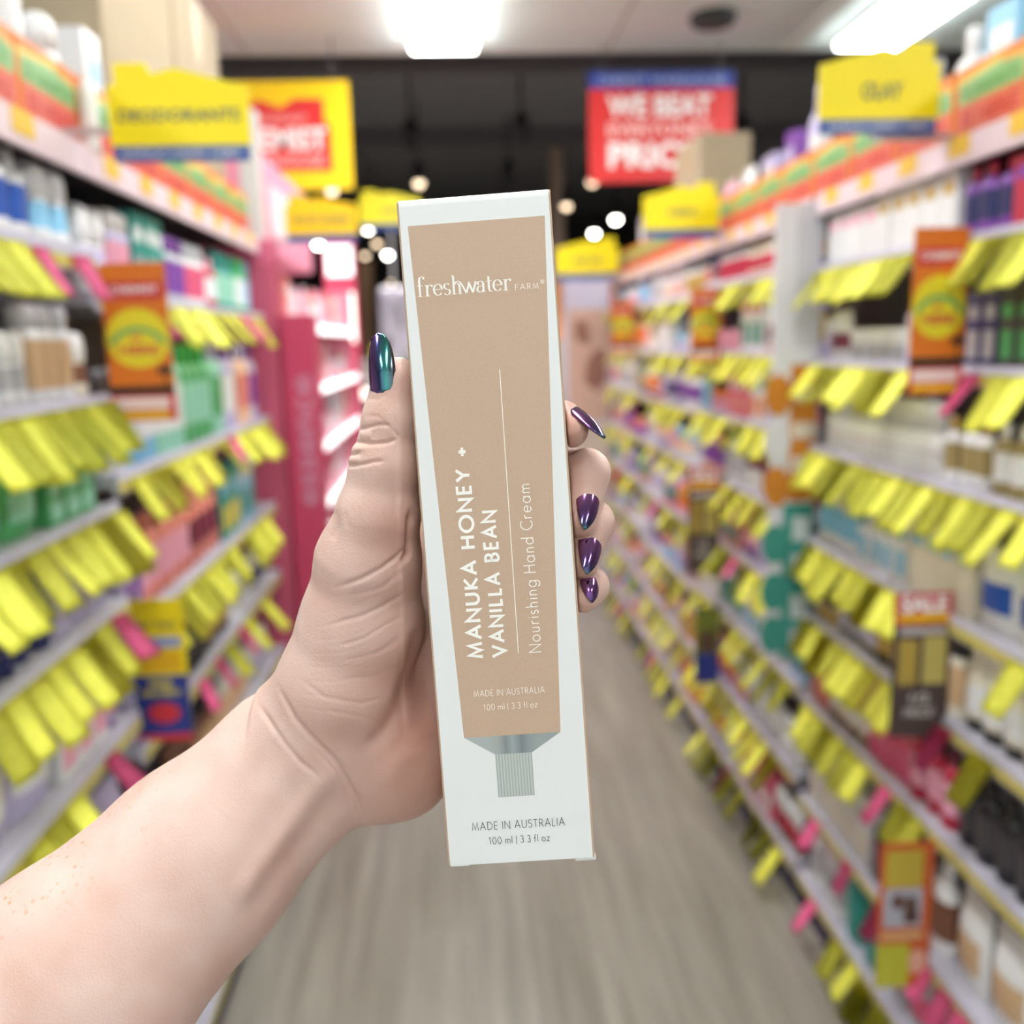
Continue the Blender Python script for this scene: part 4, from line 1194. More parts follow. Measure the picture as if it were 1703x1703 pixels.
    G['M'] = (.92, [[(0.04, 0), (.16, 1), (.46, .12), (.76, 1), (.88, 0)]])
    G['A'] = (.76, [[(0, 0), (.38, 1), (.76, 0)], [(.15, .34), (.61, .34)]])
    G['N'] = (.76, [[(.04, 0), (.04, 1), (.72, 0), (.72, 1)]])
    G['U'] = (.68, [[(.04, 1), (.04, .36)] + arc(.34, .34, .30, .34, 180, 360, 14) + [(.64, 1)]])
    G['K'] = (.62, [[(.05, 0), (.05, 1)], [(.58, 1), (.08, .5), (.62, 0)]])
    G['H'] = (.70, [[(.04, 0), (.04, 1)], [(.66, 0), (.66, 1)], [(.04, .52), (.66, .52)]])
    G['O'] = (.98, [arc(.49, .5, .47, .5, 90, 450, 28)])
    G['E'] = (.50, [[(.48, 0), (.05, 0), (.05, 1), (.48, 1)], [(.05, .52), (.45, .52)]])
    G['Y'] = (.66, [[(.33, 0), (.33, .46), (0, 1)], [(.33, .46), (.66, 1)]])
    G['+'] = (.52, [[(0, .42), (.52, .42)], [(.26, .16), (.26, .68)]])
    G['V'] = (.74, [[(0, 1), (.37, 0), (.74, 1)]])
    G['I'] = (.10, [[(.05, 0), (.05, 1)]])
    G['L'] = (.44, [[(.05, 1), (.05, 0), (.44, 0)]])
    G['B'] = (.56, [[(.05, 0), (.05, 1), (.24, 1)] + arc(.24, .76, .24, .24, 90, -90, 10) + [(.05, .52)], [(.24, .52)] + arc(.26, .26, .26, .26, 90, -90, 10) + [(.05, 0)]])
    G['D'] = (.72, [[(.05, 0), (.05, 1), (.22, 1)] + arc(.22, .5, .47, .5, 90, -90, 18) + [(.05, 0)]])
    G['S'] = (.50, [arc(.25, .755, .21, .245, 25, 270, 14) + arc(.25, .26, .23, .26, 90, -150, 14)])
    G['T'] = (.56, [[(.28, 0), (.28, 1)], [(0, 1), (.56, 1)]])
    G['R'] = (.56, [[(.05, 0), (.05, 1), (.24, 1)] + arc(.24, .74, .25, .26, 90, -90, 10) + [(.05, .48)], [(.24, .48), (.56, 0)]])
    G['F'] = (.48, [[(.05, 0), (.05, 1), (.48, 1)], [(.05, .52), (.44, .52)]])
    G['C'] = (.78, [arc(.5, .5, .47, .5, 48, 312, 22)])
    G['o'] = (.60, [arc(.30, .3, .28, .30, 90, 450, 22)])
    G['u'] = (.50, [[(.05, .6), (.05, .24)] + arc(.24, .22, .19, .22, 180, 360, 10) + [(.43, .6)], [(.43, .6), (.43, 0)]])
    G['r'] = (.32, [[(.05, 0), (.05, .6)], [(.05, .34)] + arc(.25, .36, .20, .24, 170, 70, 8)])
    G['i'] = (.10, [[(.05, 0), (.05, .6)], [(.05, .80), (.05, .84)]])
    G['s'] = (.36, [arc(.18, .455, .14, .145, 30, 270, 10) + arc(.18, .155, .155, .155, 90, -150, 10)])
    G['h'] = (.50, [[(.05, 0), (.05, 1.06)], [(.05, .34)] + arc(.24, .38, .19, .22, 170, 0, 10) + [(.43, 0)]])
    G['n'] = (.50, [[(.05, 0), (.05, .6)], [(.05, .34)] + arc(.24, .38, .19, .22, 170, 0, 10) + [(.43, 0)]])
    G['g'] = (.62, [arc(.30, .3, .27, .30, 0, 360, 22), [(.57, .6), (.57, -.06)] + arc(.31, -.06, .26, .24, 0, -160, 12)])
    G['a'] = (.62, [arc(.30, .3, .27, .30, 0, 360, 22), [(.57, .6), (.57, 0)]])
    G['d'] = (.62, [arc(.30, .3, .27, .30, 0, 360, 22), [(.57, 1.06), (.57, 0)]])
    G['e'] = (.58, [[(.02, .31), (.55, .31)] + arc(.29, .3, .27, .30, 5, 318, 22)])
    G['m'] = (.82, [[(.05, 0), (.05, .6)], [(.05, .34)] + arc(.23, .40, .18, .20, 170, 0, 8) + [(.41, 0)], [(.41, .34)] + arc(.59, .40, .18, .20, 170, 0, 8) + [(.77, 0)]])
    G['l'] = (.10, [[(.05, 0), (.05, 1.06)]])
    G['f'] = (.30, [[(.12, 0), (.12, .84)] + arc(.27, .86, .15, .2, 180, 80, 6), [(0, .58), (.27, .58)]])
    G['z'] = (.44, [[(.03, .6), (.42, .6), (.02, 0), (.43, 0)]])
    G['1'] = (.40, [[(.10, .82), (.25, 1), (.25, 0)]])
    G['0'] = (.60, [arc(.30, .5, .26, .5, 90, 450, 24)])
    G['3'] = (.52, [arc(.25, .76, .20, .24, 150, -80, 12) + arc(.25, .26, .24, .26, 85, -150, 14)])
    G['.'] = (.14, [[(.07, 0), (.07, .05)]])
    G['|'] = (.14, [[(.07, -.18), (.07, 1.05)]])

    lift = [0]
    def sweep(bm, pl, half, y0, y1, M):
        """pl: points; half(direction) -> half width; M maps letter space to the face (x, z)."""
        lift[0] = (lift[0] + 1) % 12
        y0 -= lift[0] * 0.000006
        n = len(pl)
        closed = n > 3 and abs(pl[0][0] - pl[-1][0]) + abs(pl[0][1] - pl[-1][1]) < 1e-6
        L_, R_ = [], []
        for i in range(n):
            if closed and i in (0, n - 1):
                a, c = pl[n - 2], pl[1]
            else:
                a, c = pl[max(i - 1, 0)], pl[min(i + 1, n - 1)]
            p = pl[i]
            def un(u, v):
                dx, dy = v[0] - u[0], v[1] - u[1]
                l = math.hypot(dx, dy) or 1
                return dx / l, dy / l
            t1 = un(a, p) if a != p else un(p, c)
            t2 = un(p, c) if c != p else un(a, p)
            tx, ty = t1[0] + t2[0], t1[1] + t2[1]
            l = math.hypot(tx, ty)
            if l < 1e-5:
                tx, ty, l = t1[0], t1[1], 1
            tx, ty = tx / l, ty / l
            cosm = max(0.36, tx * t1[0] + ty * t1[1])
            hw = half(tx, ty) / cosm
            L_.append((p[0] - ty * hw, p[1] + tx * hw))
            R_.append((p[0] + ty * hw, p[1] - tx * hw))
        vl = [bm.verts.new((M(q)[0], y0, M(q)[1])) for q in L_]
        vr = [bm.verts.new((M(q)[0], y0, M(q)[1])) for q in R_]
        for i in range(n - 1):
            try:
                bm.faces.new((vl[i], vr[i], vr[i + 1], vl[i + 1]))
            except ValueError:
                pass

    def write(name, s, x, y, size, width, m, weight=.06, up=False, space=.34, gap=.16, y0=None):
        """Line of geometric capitals. (x, y): start of the baseline in face mm; up: the line runs up the face. width: total length in mm."""
        adv, total = [], 0
        for ch in s:
            if ch == ' ':
                adv.append((total, None)); total += space; continue
            g = G[ch]
            adv.append((total, g)); total += g[0] + gap
        total -= gap
        kx = width / (total * size)
        bm = bmesh.new()
        for a, g in adv:
            if g is None:
                continue
            def M(q, a=a):
                u, v = (a + q[0]) * size * kx, q[1] * size
                if up:
                    X, Y = x - v, y - u
                else:
                    X, Y = x + u, y - v
                return X / 1000, -Y / 1000
            for pl in g[1]:
                sweep(bm, pl, lambda tx, ty: weight, fy - 0.00012, fy, M)
        for f in bm.faces:
            f.normal_update()
            if f.normal.y > 0:
                f.normal_flip()
        return obj(name, bm, m, root)

    write('lettering', 'MANUKA HONEY +', -7.5, 38.3, 4.25, 67.2, ink_white, .100, True, .55, .30)
    write('lettering', 'VANILLA BEAN', -0.3, 38.3, 4.1, 46.6, ink_white, .100, True, .55, .30)
    write('lettering', 'Nourishing Hand Cream', 11.15, 37.9, 3.7, 54.0, ink_white, .042, True, .42, .24)
    write('lettering', 'MADE IN AUSTRALIA', -11.35, 51.0, 1.95, 22.7, ink_white, .042, False, .42, .22)
    write('lettering', '100 ml | 3.3 fl oz', -8.6, 55.6, 1.9, 17.4, ink_white, .042, False, .36, .2)
    write('lettering', 'MADE IN AUSTRALIA', -15.2, 95.0, 2.55, 30.1, ink_dark, .042, False, .42, .22)
    write('lettering', '100 ml | 3.3 fl oz', -10.1, 99.9, 2.3, 19.8, ink_dark, .042, False, .36, .2)
    write('lettering', 'FARM', 11.0, -76.35, 1.75, 7.3, ink_white, .042, False, .30, .34)
    rule = flat('printed_rule', [(4.28, -52.4), (4.52, -52.4), (4.02, 37.7), (3.78, 37.7)], ink_white, 0.0001)
    # registered mark: a ring
    bm = bmesh.new()
    sweep(bm, arc(19.55, 78.35, .55, .55, 90, 450, 20), lambda a, b: .07, fy - 0.00012, fy, lambda q: (q[0] / 1000, q[1] / 1000))
    sweep(bm, [(19.4, 78.05), (19.4, 78.65), (19.62, 78.62), (19.66, 78.42), (19.42, 78.36), (19.7, 78.05)], lambda a, b: .05, fy - 0.00012, fy, lambda q: (q[0] / 1000, q[1] / 1000))
    for f in bm.faces:
        f.normal_update()
        if f.normal.y > 0: f.normal_flip()
    obj('registered_mark', bm, ink_white, root)

    # the brand word in high contrast roman letters (x height .62, drawn with a pen that is thick on uprights)
    S = {}
    sf = lambda x, y, w=.16: [(x - w, y), (x + w, y)]
    S['f'] = (.50, [[(.20, 0), (.20, .98)] + arc(.40, 1.02, .20, .22, 180, 60, 8), [(.02, .68), (.44, .68)], sf(.20, 0)], [(.49, 1.13, .07)])
    S['r'] = (.56, [[(.18, 0), (.18, .68)], [(.18, .38)] + arc(.42, .42, .24, .27, 165, 70, 8), sf(.18, 0), [(.03, .68), (.18, .68)]], [(.50, .62, .075)])
    S['e'] = (.66, [[(.06, .37), (.56, .37)] + arc(.32, .35, .26, .35, 4, 322, 22)], [])
    S['s'] = (.52, [arc(.25, .53, .17, .17, 30, 250, 10) + [(.34, .30)] + arc(.25, .175, .19, .19, 40, -150, 10)], [])
    S['h'] = (.70, [[(.18, 0), (.18, 1.16)], [(.18, .40)] + arc(.36, .42, .20, .26, 165, 20, 10) + [(.56, .40), (.57, .0)], sf(.18, 0, .14), sf(.57, 0, .12), [(.04, 1.16), (.18, 1.16)]], [])
    S['w'] = (.94, [[(-.46, .62), (-.36, .76), (-.22, .80), (-.08, .70), (.04, .50), (.28, .02)], [(.28, .02), (.50, .64)], [(.46, .68), (.70, .02)], [(.70, .02), (.92, .68)], [(.83, .68), (1.0, .68)]], [])
    S['a'] = (.62, [[(.46, .0), (.46, .46)] + arc(.27, .48, .19, .21, 0, 160, 10), [(.46, .40)] + arc(.25, .19, .19, .19, 80, 330, 14) + [(.46, .16)], [(.46, .03), (.58, .03)]], [(.12, .52, .07)])
    S['t'] = (.44, [[(.20, .95), (.20, .16)] + arc(.34, .16, .14, .16, 180, 300, 7), [(.02, .66), (.42, .66)]], [])
    bm = bmesh.new()
    total = sum(S[c][0] for c in 'freshwater') + .02
    wmm, x0, base = 29.6, -19.6, -76.55
    k = wmm / total
    a = 0
    def pen(tx, ty):
        return .017 + .050 * abs(ty) ** 1.8
    for ch in 'freshwater':
        g = S[ch]
        def M(q, a=a):
            return (x0 + (a + q[0]) * k) / 1000, -(base - q[1] * k * 1.02) / 1000
        for pl in g[1]:
            sweep(bm, pl, pen, fy - 0.00012, fy, M)
        for cx, cy, rr in g[2]:
            vs = [bm.verts.new((M(q)[0], fy - 0.00012, M(q)[1])) for q in arc(cx, cy, rr, rr, 0, 330, 11)]
            bm.faces.new(vs)
        a += g[0]
    for f in bm.faces:
        f.normal_update()
        if f.normal.y > 0: f.normal_flip()
    obj('brand_lettering', bm, ink_white, root)
    # end flaps sticking out at the bottom corners
    bm = bmesh.new()
    box(bm, (w - 0.0066, -d + 0.0005, -h - 0.0012), (w + 0.0003, -d + 0.0035, -h + 0.0001), 0, 0.0003)
    obj('end_flap', bm, white, root)
    bm = bmesh.new()
    box(bm, (-w + 0.0008, -d + 0.0006, -h - 0.0007), (-w + 0.007, -d + 0.003, -h + 0.0001), 0, 0.0002)
    obj('end_flap', bm, white, root)
    return root

build_cream_box()
# ------------------------------------------------------------------ the forearm and hand (one continuous skin) with five nails
def build_person():
    f, c = F_PX, C_PX
    n_ = BOX_R[:, 2]
    nt_ = float(n_ @ BOX_T)
    def V(px, py, d):
        """Point at a pixel, d mm behind the plane of the box front, in view space."""
        q = np.array([(px - c) / f, (py - c) / f, 1.0])
        z = nt_ / float(n_ @ q) + d / 1000
        return q * z
    MM = 0.30 / f
    H = 0.00088
    lo = np.array([V(-450, 1900, 0)[0], V(600, 535, 0)[1], 0.230])
    hi = np.array([V(1050, 1000, 60)[0], V(-180, 2190, 0)[1], 0.385])
    dims = np.ceil((hi - lo) / H).astype(int)
    axs = [(lo[i] + H * np.arange(dims[i])).astype(np.float32) for i in range(3)]
    BIG = np.float32(0.05)

    class Field:
        """Distance values over a window of the grid (the window given in pixels, or the whole grid)."""
        def __init__(self, win=None):
            if win is None:
                self.o, e = np.zeros(3, int), dims
            else:
                x0, y0, x1, y1 = win
                a = np.array([V(x0, y0, 0)[0] - .006, V(x0, y0, 0)[1] - .006, lo[2]]); b_ = np.array([V(x1, y1, 60)[0] + .006, V(x1, y1, 60)[1] + .006, hi[2] + 1])
                self.o = np.clip(np.floor((a - lo) / H).astype(int), 0, dims); e = np.clip(np.ceil((b_ - lo) / H).astype(int), 0, dims)
            self.e = e
            self.a = np.full(tuple(e - self.o), BIG, dtype=np.float32)
        def of(self, big):
            return big.a[tuple(slice(self.o[i] - big.o[i], self.e[i] - big.o[i]) for i in range(3))]

    def seg(F, a, b, k=0.0, squash=1.0):
        """Union of a tapered limb segment into F; a, b = (point, radius m); k = blend m; squash: depth scale."""
        (pa, ra), (pb, rb) = a, b
        rm = max(ra, rb) + 0.016
        l = np.minimum(pa - rm, pb - rm); h = np.maximum(pa + rm, pb + rm)
        i0 = np.maximum(np.floor((l - lo) / H).astype(int), F.o); i1 = np.minimum(np.ceil((h - lo) / H).astype(int), F.e)
        if np.any(i1 <= i0):
            return
        Y = axs[1][None, i0[1]:i1[1], None]; Z = axs[2][None, None, i0[2]:i1[2]]
        s = 1.0 / squash
        ba = (pb - pa) * np.array([1, 1, s])
        bb = float(ba @ ba) or 1e-12
        b0, b1, b2 = (np.float32(v) for v in ba)
        dy, dz = Y - np.float32(pa[1]), (Z - np.float32(pa[2])) * np.float32(s)
        for xs in range(i0[0], i1[0], 24):                       # in slabs, to keep memory low
            xe = min(xs + 24, i1[0])
            dx = axs[0][xs:xe, None, None] - np.float32(pa[0])
            t = np.clip((dx * b0 + dy * b1 + dz * b2) / np.float32(bb), np.float32(0), np.float32(1))
            d = np.sqrt((dx - t * b0) ** 2 + (dy - t * b1) ** 2 + (dz - t * b2) ** 2) - (np.float32(ra) + t * np.float32(rb - ra))
            if squash < 1:
                d *= np.float32(0.5 + 0.5 * squash)
            sl = (slice(xs - F.o[0], xe - F.o[0]), slice(i0[1] - F.o[1], i1[1] - F.o[1]), slice(i0[2] - F.o[2], i1[2] - F.o[2]))
            G = F.a[sl]
            if k > 0:
                hh = np.maximum(np.float32(k) - np.abs(G - d), 0) / np.float32(k)
                F.a[sl] = np.minimum(G, d) - hh * hh * np.float32(k * 0.25)
            else:
                F.a[sl] = np.minimum(G, d)

    def smin(A, B, k):
        hh = np.maximum(np.float32(k) - np.abs(A - B), 0) / np.float32(k)
        return np.minimum(A, B) - hh * hh * np.float32(k * 0.25)

    def chain(F, pts, k, squash=1.0):
        P = [(V(x, y, d), r * MM) for x, y, d, r in pts]
        for a, b in zip(P, P[1:]):
            seg(F, a, b, k, squash)

    # forearm and wrist
    A = Field()
    chain(A, [(560, 1222, 35, 128), (490, 1275, 36, 150), (330, 1432, 27, 178), (120, 1640, 10, 214), (-180, 1925, -15, 246)], 0.006, 0.70)
    # palm behind the box
    chain(A, [(600, 1215, 36, 118), (655, 1255, 40, 108), (700, 1225, 46, 92)], 0.012, 0.75)
    chain(A, [(690, 1190, 48, 100), (745, 1050, 50, 100), (775, 960, 52, 92)], 0.012, 0.62)
    chain(A, [(660, 1050, 46, 95), (740, 930, 52, 80)], 0.012, 0.62)
    # thumb and the ball of the thumb
    TW = (400, 540, 800, 1420)
    T = Field(TW)
    chain(T, [(656, 633, 15, 40), (648, 700, 15, 45), (639, 775, 16, 57), (627, 860, 18, 71), (612, 932, 22, 91)], 0.0035)
    B = Field(TW)
    chain(B, [(612, 932, 22, 91), (600, 1040, 27, 110), (572, 1135, 30, 118), (520, 1220, 36, 120)], 0.004, 0.88)
    T.a = smin(T.a, B.a, 0.004)
    T.of(A)[:] = smin(T.of(A), T.a, 0.007)
    del B, T
    # four fingers curling round from behind
    fingers = [
        [(770, 860, 53, 50), (915, 712, 50, 43), (934, 702, 30, 36), (950, 716, 13, 30)],
        [(785, 930, 54, 52), (955, 788, 50, 44), (975, 786, 21, 40), (966, 866, 15, 30)],
        [(790, 1005, 54, 50), (960, 872, 51, 43), (982, 869, 22, 40), (970, 936, 17, 28)],
        [(785, 1072, 52, 46), (952, 975, 48, 36), (978, 975, 23, 35), (969, 994, 19, 27)],
    ]
    FW = (690, 600, 1050, 1170)
    palm = Field(FW).of(A).copy()
    acc_ = None
    for fg in fingers:
        Fi = Field(FW)
        chain(Fi, fg, 0.003)
        sub = smin(palm, Fi.a, 0.006)
        acc_ = sub if acc_ is None else smin(acc_, sub, 0.0009)
    Fi.of(A)[:] = acc_
    del palm, Fi, sub, acc_
    tot = A.a
    # flesh stops at the box
    WB = Field((640, 300, 1020, 1470))
    X, Y, Z = (axs[i][WB.o[i]:WB.e[i]].reshape([-1 if j == i else 1 for j in range(3)]) - np.float32(BOX_T[i]) for i in range(3))
    bx = X * np.float32(BOX_R[0, 0]) + Y * np.float32(BOX_R[1, 0]) + Z * np.float32(BOX_R[2, 0])
    q = np.abs(bx) - np.float32(BOX_W / 2 + 0.0006)
    del bx
    by = X * np.float32(BOX_R[0, 1]) + Y * np.float32(BOX_R[1, 1]) + Z * np.float32(BOX_R[2, 1])
    q = np.maximum(q, np.abs(by) - np.float32(BOX_H / 2 + 0.0003))
    del by
    bz = X * np.float32(BOX_R[0, 2]) + Y * np.float32(BOX_R[1, 2]) + Z * np.float32(BOX_R[2, 2])
    q = np.maximum(q, np.abs(bz - np.float32(BOX_D / 2)) - np.float32(BOX_D / 2 + 0.0003))
    del bz
    D = tot.copy()
    Dw = D[tuple(slice(WB.o[i], WB.e[i]) for i in range(3))]
    Dw[:] = np.maximum(Dw, -q)
    del q, WB

    def first_hit(px, py):
        qd = np.array([(px - c) / f, (py - c) / f, 1.0])
        for z in np.arange(0.275, 0.38, 0.0002):
            p = qd * z
            i = np.round((p - lo) / H).astype(int)
            if np.all(i >= 0) and np.all(i < dims) and tot[tuple(i)] < 0:
                return p
        return qd * 0.31

    # ---- surface nets
    S = D < 0
    vol = np.zeros(tuple(dims - 1), dtype=np.int8)
    for dx in (0, 1):
        for dy in (0, 1):
            for dz in (0, 1):
                vol += S[dx:dims[0] - 1 + dx, dy:dims[1] - 1 + dy, dz:dims[2] - 1 + dz]
    act = (vol > 0) & (vol < 8)
    ids = np.full(act.shape, -1, dtype=np.int32)
    cells = np.argwhere(act)
    ids[act] = np.arange(len(cells))
    acc = np.zeros((len(cells), 3)); cnt = np.zeros(len(cells))
    corners = [(a, b, e) for a in (0, 1) for b in (0, 1) for e in (0, 1)]
    val = {k: D[cells[:, 0] + k[0], cells[:, 1] + k[1], cells[:, 2] + k[2]].astype(np.float64) for k in corners}
    for k in corners:
        for axis in range(3):
            if k[axis] == 0:
                k2 = tuple(1 if i == axis else k[i] for i in range(3))
                v0, v1 = val[k], val[k2]
                m = (v0 < 0) != (v1 < 0)
                t = v0[m] / (v0[m] - v1[m])
                p = np.tile(np.array(k, float), (m.sum(), 1))
                p[:, axis] += t
                acc[m] += p; cnt[m] += 1
    verts = lo + (cells + acc / cnt[:, None]) * H
    del val, acc, cnt, vol, act, D
    quads = []
    for axis in range(3):
        a1, a2 = (axis + 1) % 3, (axis + 2) % 3
        s0 = S.take(range(0, dims[axis] - 1), axis=axis); s1 = S.take(range(1, dims[axis]), axis=axis)
        e = np.argwhere(s0 != s1)
        ok = np.ones(len(e), bool)
        for a in (a1, a2):
            ok &= (e[:, a] > 0) & (e[:, a] < dims[a] - 1)
        e = e[ok]
        flip = s0[e[:, 0], e[:, 1], e[:, 2]]
        o1 = np.zeros(3, int); o1[a1] = 1
        o2 = np.zeros(3, int); o2[a2] = 1
        def g(x):
            return ids[x[:, 0], x[:, 1], x[:, 2]]
        qd = np.stack([g(e - o1 - o2), g(e - o2), g(e), g(e - o1)], axis=1)
        qd[~flip] = qd[~flip][:, ::-1]
        quads.append(qd)
    quads = np.concatenate(quads)
    del ids, S, s0, s1
    quads = quads[(quads >= 0).all(1)]

    # relax a little (keeps the shape, removes grid steps)
    nv = len(verts)
    e = np.concatenate([quads[:, [0, 1]], quads[:, [1, 2]], quads[:, [2, 3]], quads[:, [3, 0]]])
    e = np.concatenate([e, e[:, ::-1]])
    deg = np.bincount(e[:, 0], minlength=nv)[:, None]
    def smooth(v, lam):
        s = np.stack([np.bincount(e[:, 0], weights=v[e[:, 1], i], minlength=nv) for i in range(3)], axis=1)
        return v + lam * (s / deg - v)
    for _ in range(6):
        verts = smooth(verts, 0.6)
        verts = smooth(verts, -0.62)

    me = bpy.data.meshes.new('person')
    me.from_pydata(view_to_world(verts).tolist(), [], quads.tolist())
    me.update()
    ob = bpy.data.objects.new('person', me)
    COL.objects.link(ob)
    md = ob.modifiers.new('subdivision', 'SUBSURF'); md.levels = 1; md.render_levels = 1; md.quality = 1; md.use_limit_surface = False
    bpy.context.view_layer.update()
    me2 = bpy.data.meshes.new_from_object(ob.evaluated_get(bpy.context.evaluated_depsgraph_get()))
    ob.modifiers.clear()
    ob.data = me2
    bpy.data.meshes.remove(me)
    me2.name = 'person'
    me = me2
    N = len(me.vertices)
    co = np.empty(N * 3); me.vertices.foreach_get('co', co); co = co.reshape(-1, 3)
    no = np.empty(N * 3); me.vertices.foreach_get('normal', no); no = no.reshape(-1, 3)
    # view-space position and normal
    vw = ((co - CAMP_NP) @ CAMR_NP) @ V2C
    vn = (no @ CAMR_NP) @ V2C
    px = vw[:, 0] / vw[:, 2] * f + c
    py = vw[:, 1] / vw[:, 2] * f + c
    facing = np.clip(-vn[:, 2] * 1.6 + 0.25, 0, 1)
    disp = np.zeros(N)
    red = np.zeros(N)

    def stroke(pts, amp, width, taper=True, vary=0.0):
        """Skin fold or ridge along a line on the skin: amp mm (negative = groove), width in units of 0.19 mm."""
        pts = np.array(pts, float)
        best = np.full(N, 1e9); along = np.zeros(N)
        tl = 0; L = np.linalg.norm(np.diff(pts, axis=0), axis=1); LT = L.sum()
        bb0, bb1 = pts.min(0) - width * 4, pts.max(0) + width * 4
        sel = np.where((px > bb0[0]) & (px < bb1[0]) & (py > bb0[1]) & (py < bb1[1]) & (facing > 0))[0]
        bs = np.full(len(sel), 1e9); al = np.zeros(len(sel))
        for i in range(len(pts) - 1):
            a, b = pts[i], pts[i + 1]
            ab = b - a
            t = np.clip(((px[sel] - a[0]) * ab[0] + (py[sel] - a[1]) * ab[1]) / (ab @ ab), 0, 1)
            dd = np.hypot(px[sel] - a[0] - t * ab[0], py[sel] - a[1] - t * ab[1])
            m = dd < bs
            bs[m] = dd[m]; al[m] = (tl + t[m] * L[i]) / LT
            tl += L[i]
        w = np.exp(-(bs / width) ** 2)
        if taper:
            w *= np.clip(np.sin(np.pi * np.clip(al, 0.02, 0.98)) * 2.2, 0, 1)
        disp[sel] += amp / 1000 * w * facing[sel]
    # thumb joint folds
    stroke([(590, 714), (606, 713), (630, 706), (650, 708)], -0.55, 3.2)
    stroke([(582, 735), (598, 735), (615, 738), (642, 736), (662, 730)], -0.75, 3.4)
    stroke([(576, 755), (588, 756), (600, 752)], -0.7, 3.2)
    stroke([(570, 773), (588, 774), (604, 772), (620, 768), (640, 766)], -0.7, 3.4)
    stroke([(598, 723), (620, 724)], 0.45, 7)
    stroke([(580, 746), (612, 747)], 0.4, 6)
    stroke([(574, 764), (600, 764)], 0.4, 6)
    stroke([(604, 692), (628, 692), (648, 712), (672, 733)], -0.22, 3)
    stroke([(612, 664), (630, 664), (645, 655)], -0.2, 3)
    # fold between thumb and palm, lines of the ball of the thumb
    stroke([(682, 850), (681, 885), (680, 920), (664, 938)], -1.4, 5)
    stroke([(683, 905), (656, 929), (636, 944), (600, 963), (560, 976)], -0.75, 4)
    stroke([(660, 955), (640, 975), (610, 985), (580, 990)], -0.22, 4)
    stroke([(676, 985), (637, 1008), (602, 1024), (550, 1038)], -0.4, 3.6)
    stroke([(672, 1025), (640, 1040), (605, 1062), (560, 1075)], -0.24, 3.6)
    stroke([(664, 1062), (630, 1085), (570, 1100)], -0.18, 4)
    stroke([(690, 1090), (660, 1110), (620, 1125), (560, 1130)], -0.16, 4)
    stroke([(640, 1160), (600, 1170), (540, 1160), (500, 1130)], -0.2, 4)
    stroke([(630, 1200), (590, 1190), (540, 1180)], -0.15, 3.5)
    stroke([(556, 845), (560, 876), (550, 900)], -0.35, 6)
    stroke([(575, 852), (578, 880)], -0.18, 4)
    rr = random.Random(2)
    for i in range(14):
        x0 = 585 + i * 7 + rr.uniform(-4, 4); y0 = 800 + rr.uniform(-10, 50)
        stroke([(x0, y0), (x0 + rr.uniform(0, 8), y0 + 20), (x0 + rr.uniform(-4, 8), y0 + rr.uniform(30, 55))], -0.05, 2.0)
    for i in range(9):
        stroke([(640 - i * 3, 960 + i * 26), (590 - i * 4, 985 + i * 25), (530 - i * 5, 1000 + i * 22)], -0.06, 2.2)
    # thenar edge against the shaded palm
    stroke([(700, 1040), (690, 1100), (662, 1180), (640, 1216), (600, 1250)], -1.6, 13)
    stroke([(700, 1240), (655, 1275), (640, 1320)], 0.5, 16)
    # wrist folds and the tendon
    stroke([(462, 1142), (491, 1197), (530, 1238), (560, 1266), (593, 1327), (608, 1374)], -0.9, 4.5, True)
    stroke([(430, 1172), (473, 1237), (500, 1268), (530, 1292)], -0.6, 4.5)
    stroke([(520, 1240), (560, 1285), (572, 1330)], -0.3, 4)
    stroke([(566, 1272), (531, 1306), (491, 1362), (437, 1434), (385, 1510)], 1.15, 19)
    stroke([(590, 1300), (556, 1330), (512, 1388), (455, 1465), (400, 1545)], -1.0, 22)
    stroke([(480, 1230), (420, 1290), (370, 1350)], -0.6, 24)
    co = co + no * disp[:, None]
    me.vertices.foreach_set('co', co.ravel())
    me.polygons.foreach_set('use_smooth', [True] * len(me.polygons))
    me.update()

    # ---- skin
    sk = mat('skin', rgb(228, 186, 164), 0.5)
    nt, ND, L, b = nodes_of(sk)
    b.inputs['Subsurface Weight'].default_value = 0.16
    b.inputs['Subsurface Radius'].default_value = (1.0, 0.38, 0.22)
    b.inputs['Subsurface Scale'].default_value = 0.004
    b.inputs['Specular IOR Level'].default_value = 0.38
    tc = ND.new('ShaderNodeTexCoord')
    def noise(scale, detail=3):
        z = ND.new('ShaderNodeTexNoise'); z.inputs['Scale'].default_value = scale; z.inputs['Detail'].default_value = detail
        L.new(tc.outputs['Object'], z.inputs['Vector'])
        return z
    def ramp(src, p0, p1, c0=(0, 0, 0, 1), c1=(1, 1, 1, 1)):
        r = ND.new('ShaderNodeValToRGB'); L.new(src, r.inputs[0])
        r.color_ramp.elements[0].position = p0; r.color_ramp.elements[0].color = c0
        r.color_ramp.elements[1].position = p1; r.color_ramp.elements[1].color = c1
        return r.outputs[0]
    def mixc(fac, a, bb):
        m_ = ND.new('ShaderNodeMix'); m_.data_type = 'RGBA'
        for s, v in ((0, fac), (6, a), (7, bb)):
            if isinstance(v, (tuple, float, int)):
                m_.inputs[s].default_value = v
            else:
                L.new(v, m_.inputs[s])
        return m_.outputs[2]
    blot = mixc(ramp(noise(45, 2).outputs['Fac'], .35, .7), rgb(215, 185, 174), rgb(205, 168, 155))
    at = ND.new('ShaderNodeAttribute'); at.attribute_name = 'flush_shade'
    col = mixc(at.outputs['Fac'], blot, rgb(182, 128, 112))
    fr = ND.new('ShaderNodeTexVoronoi'); fr.inputs['Scale'].default_value = 330; L.new(tc.outputs['Object'], fr.inputs['Vector'])
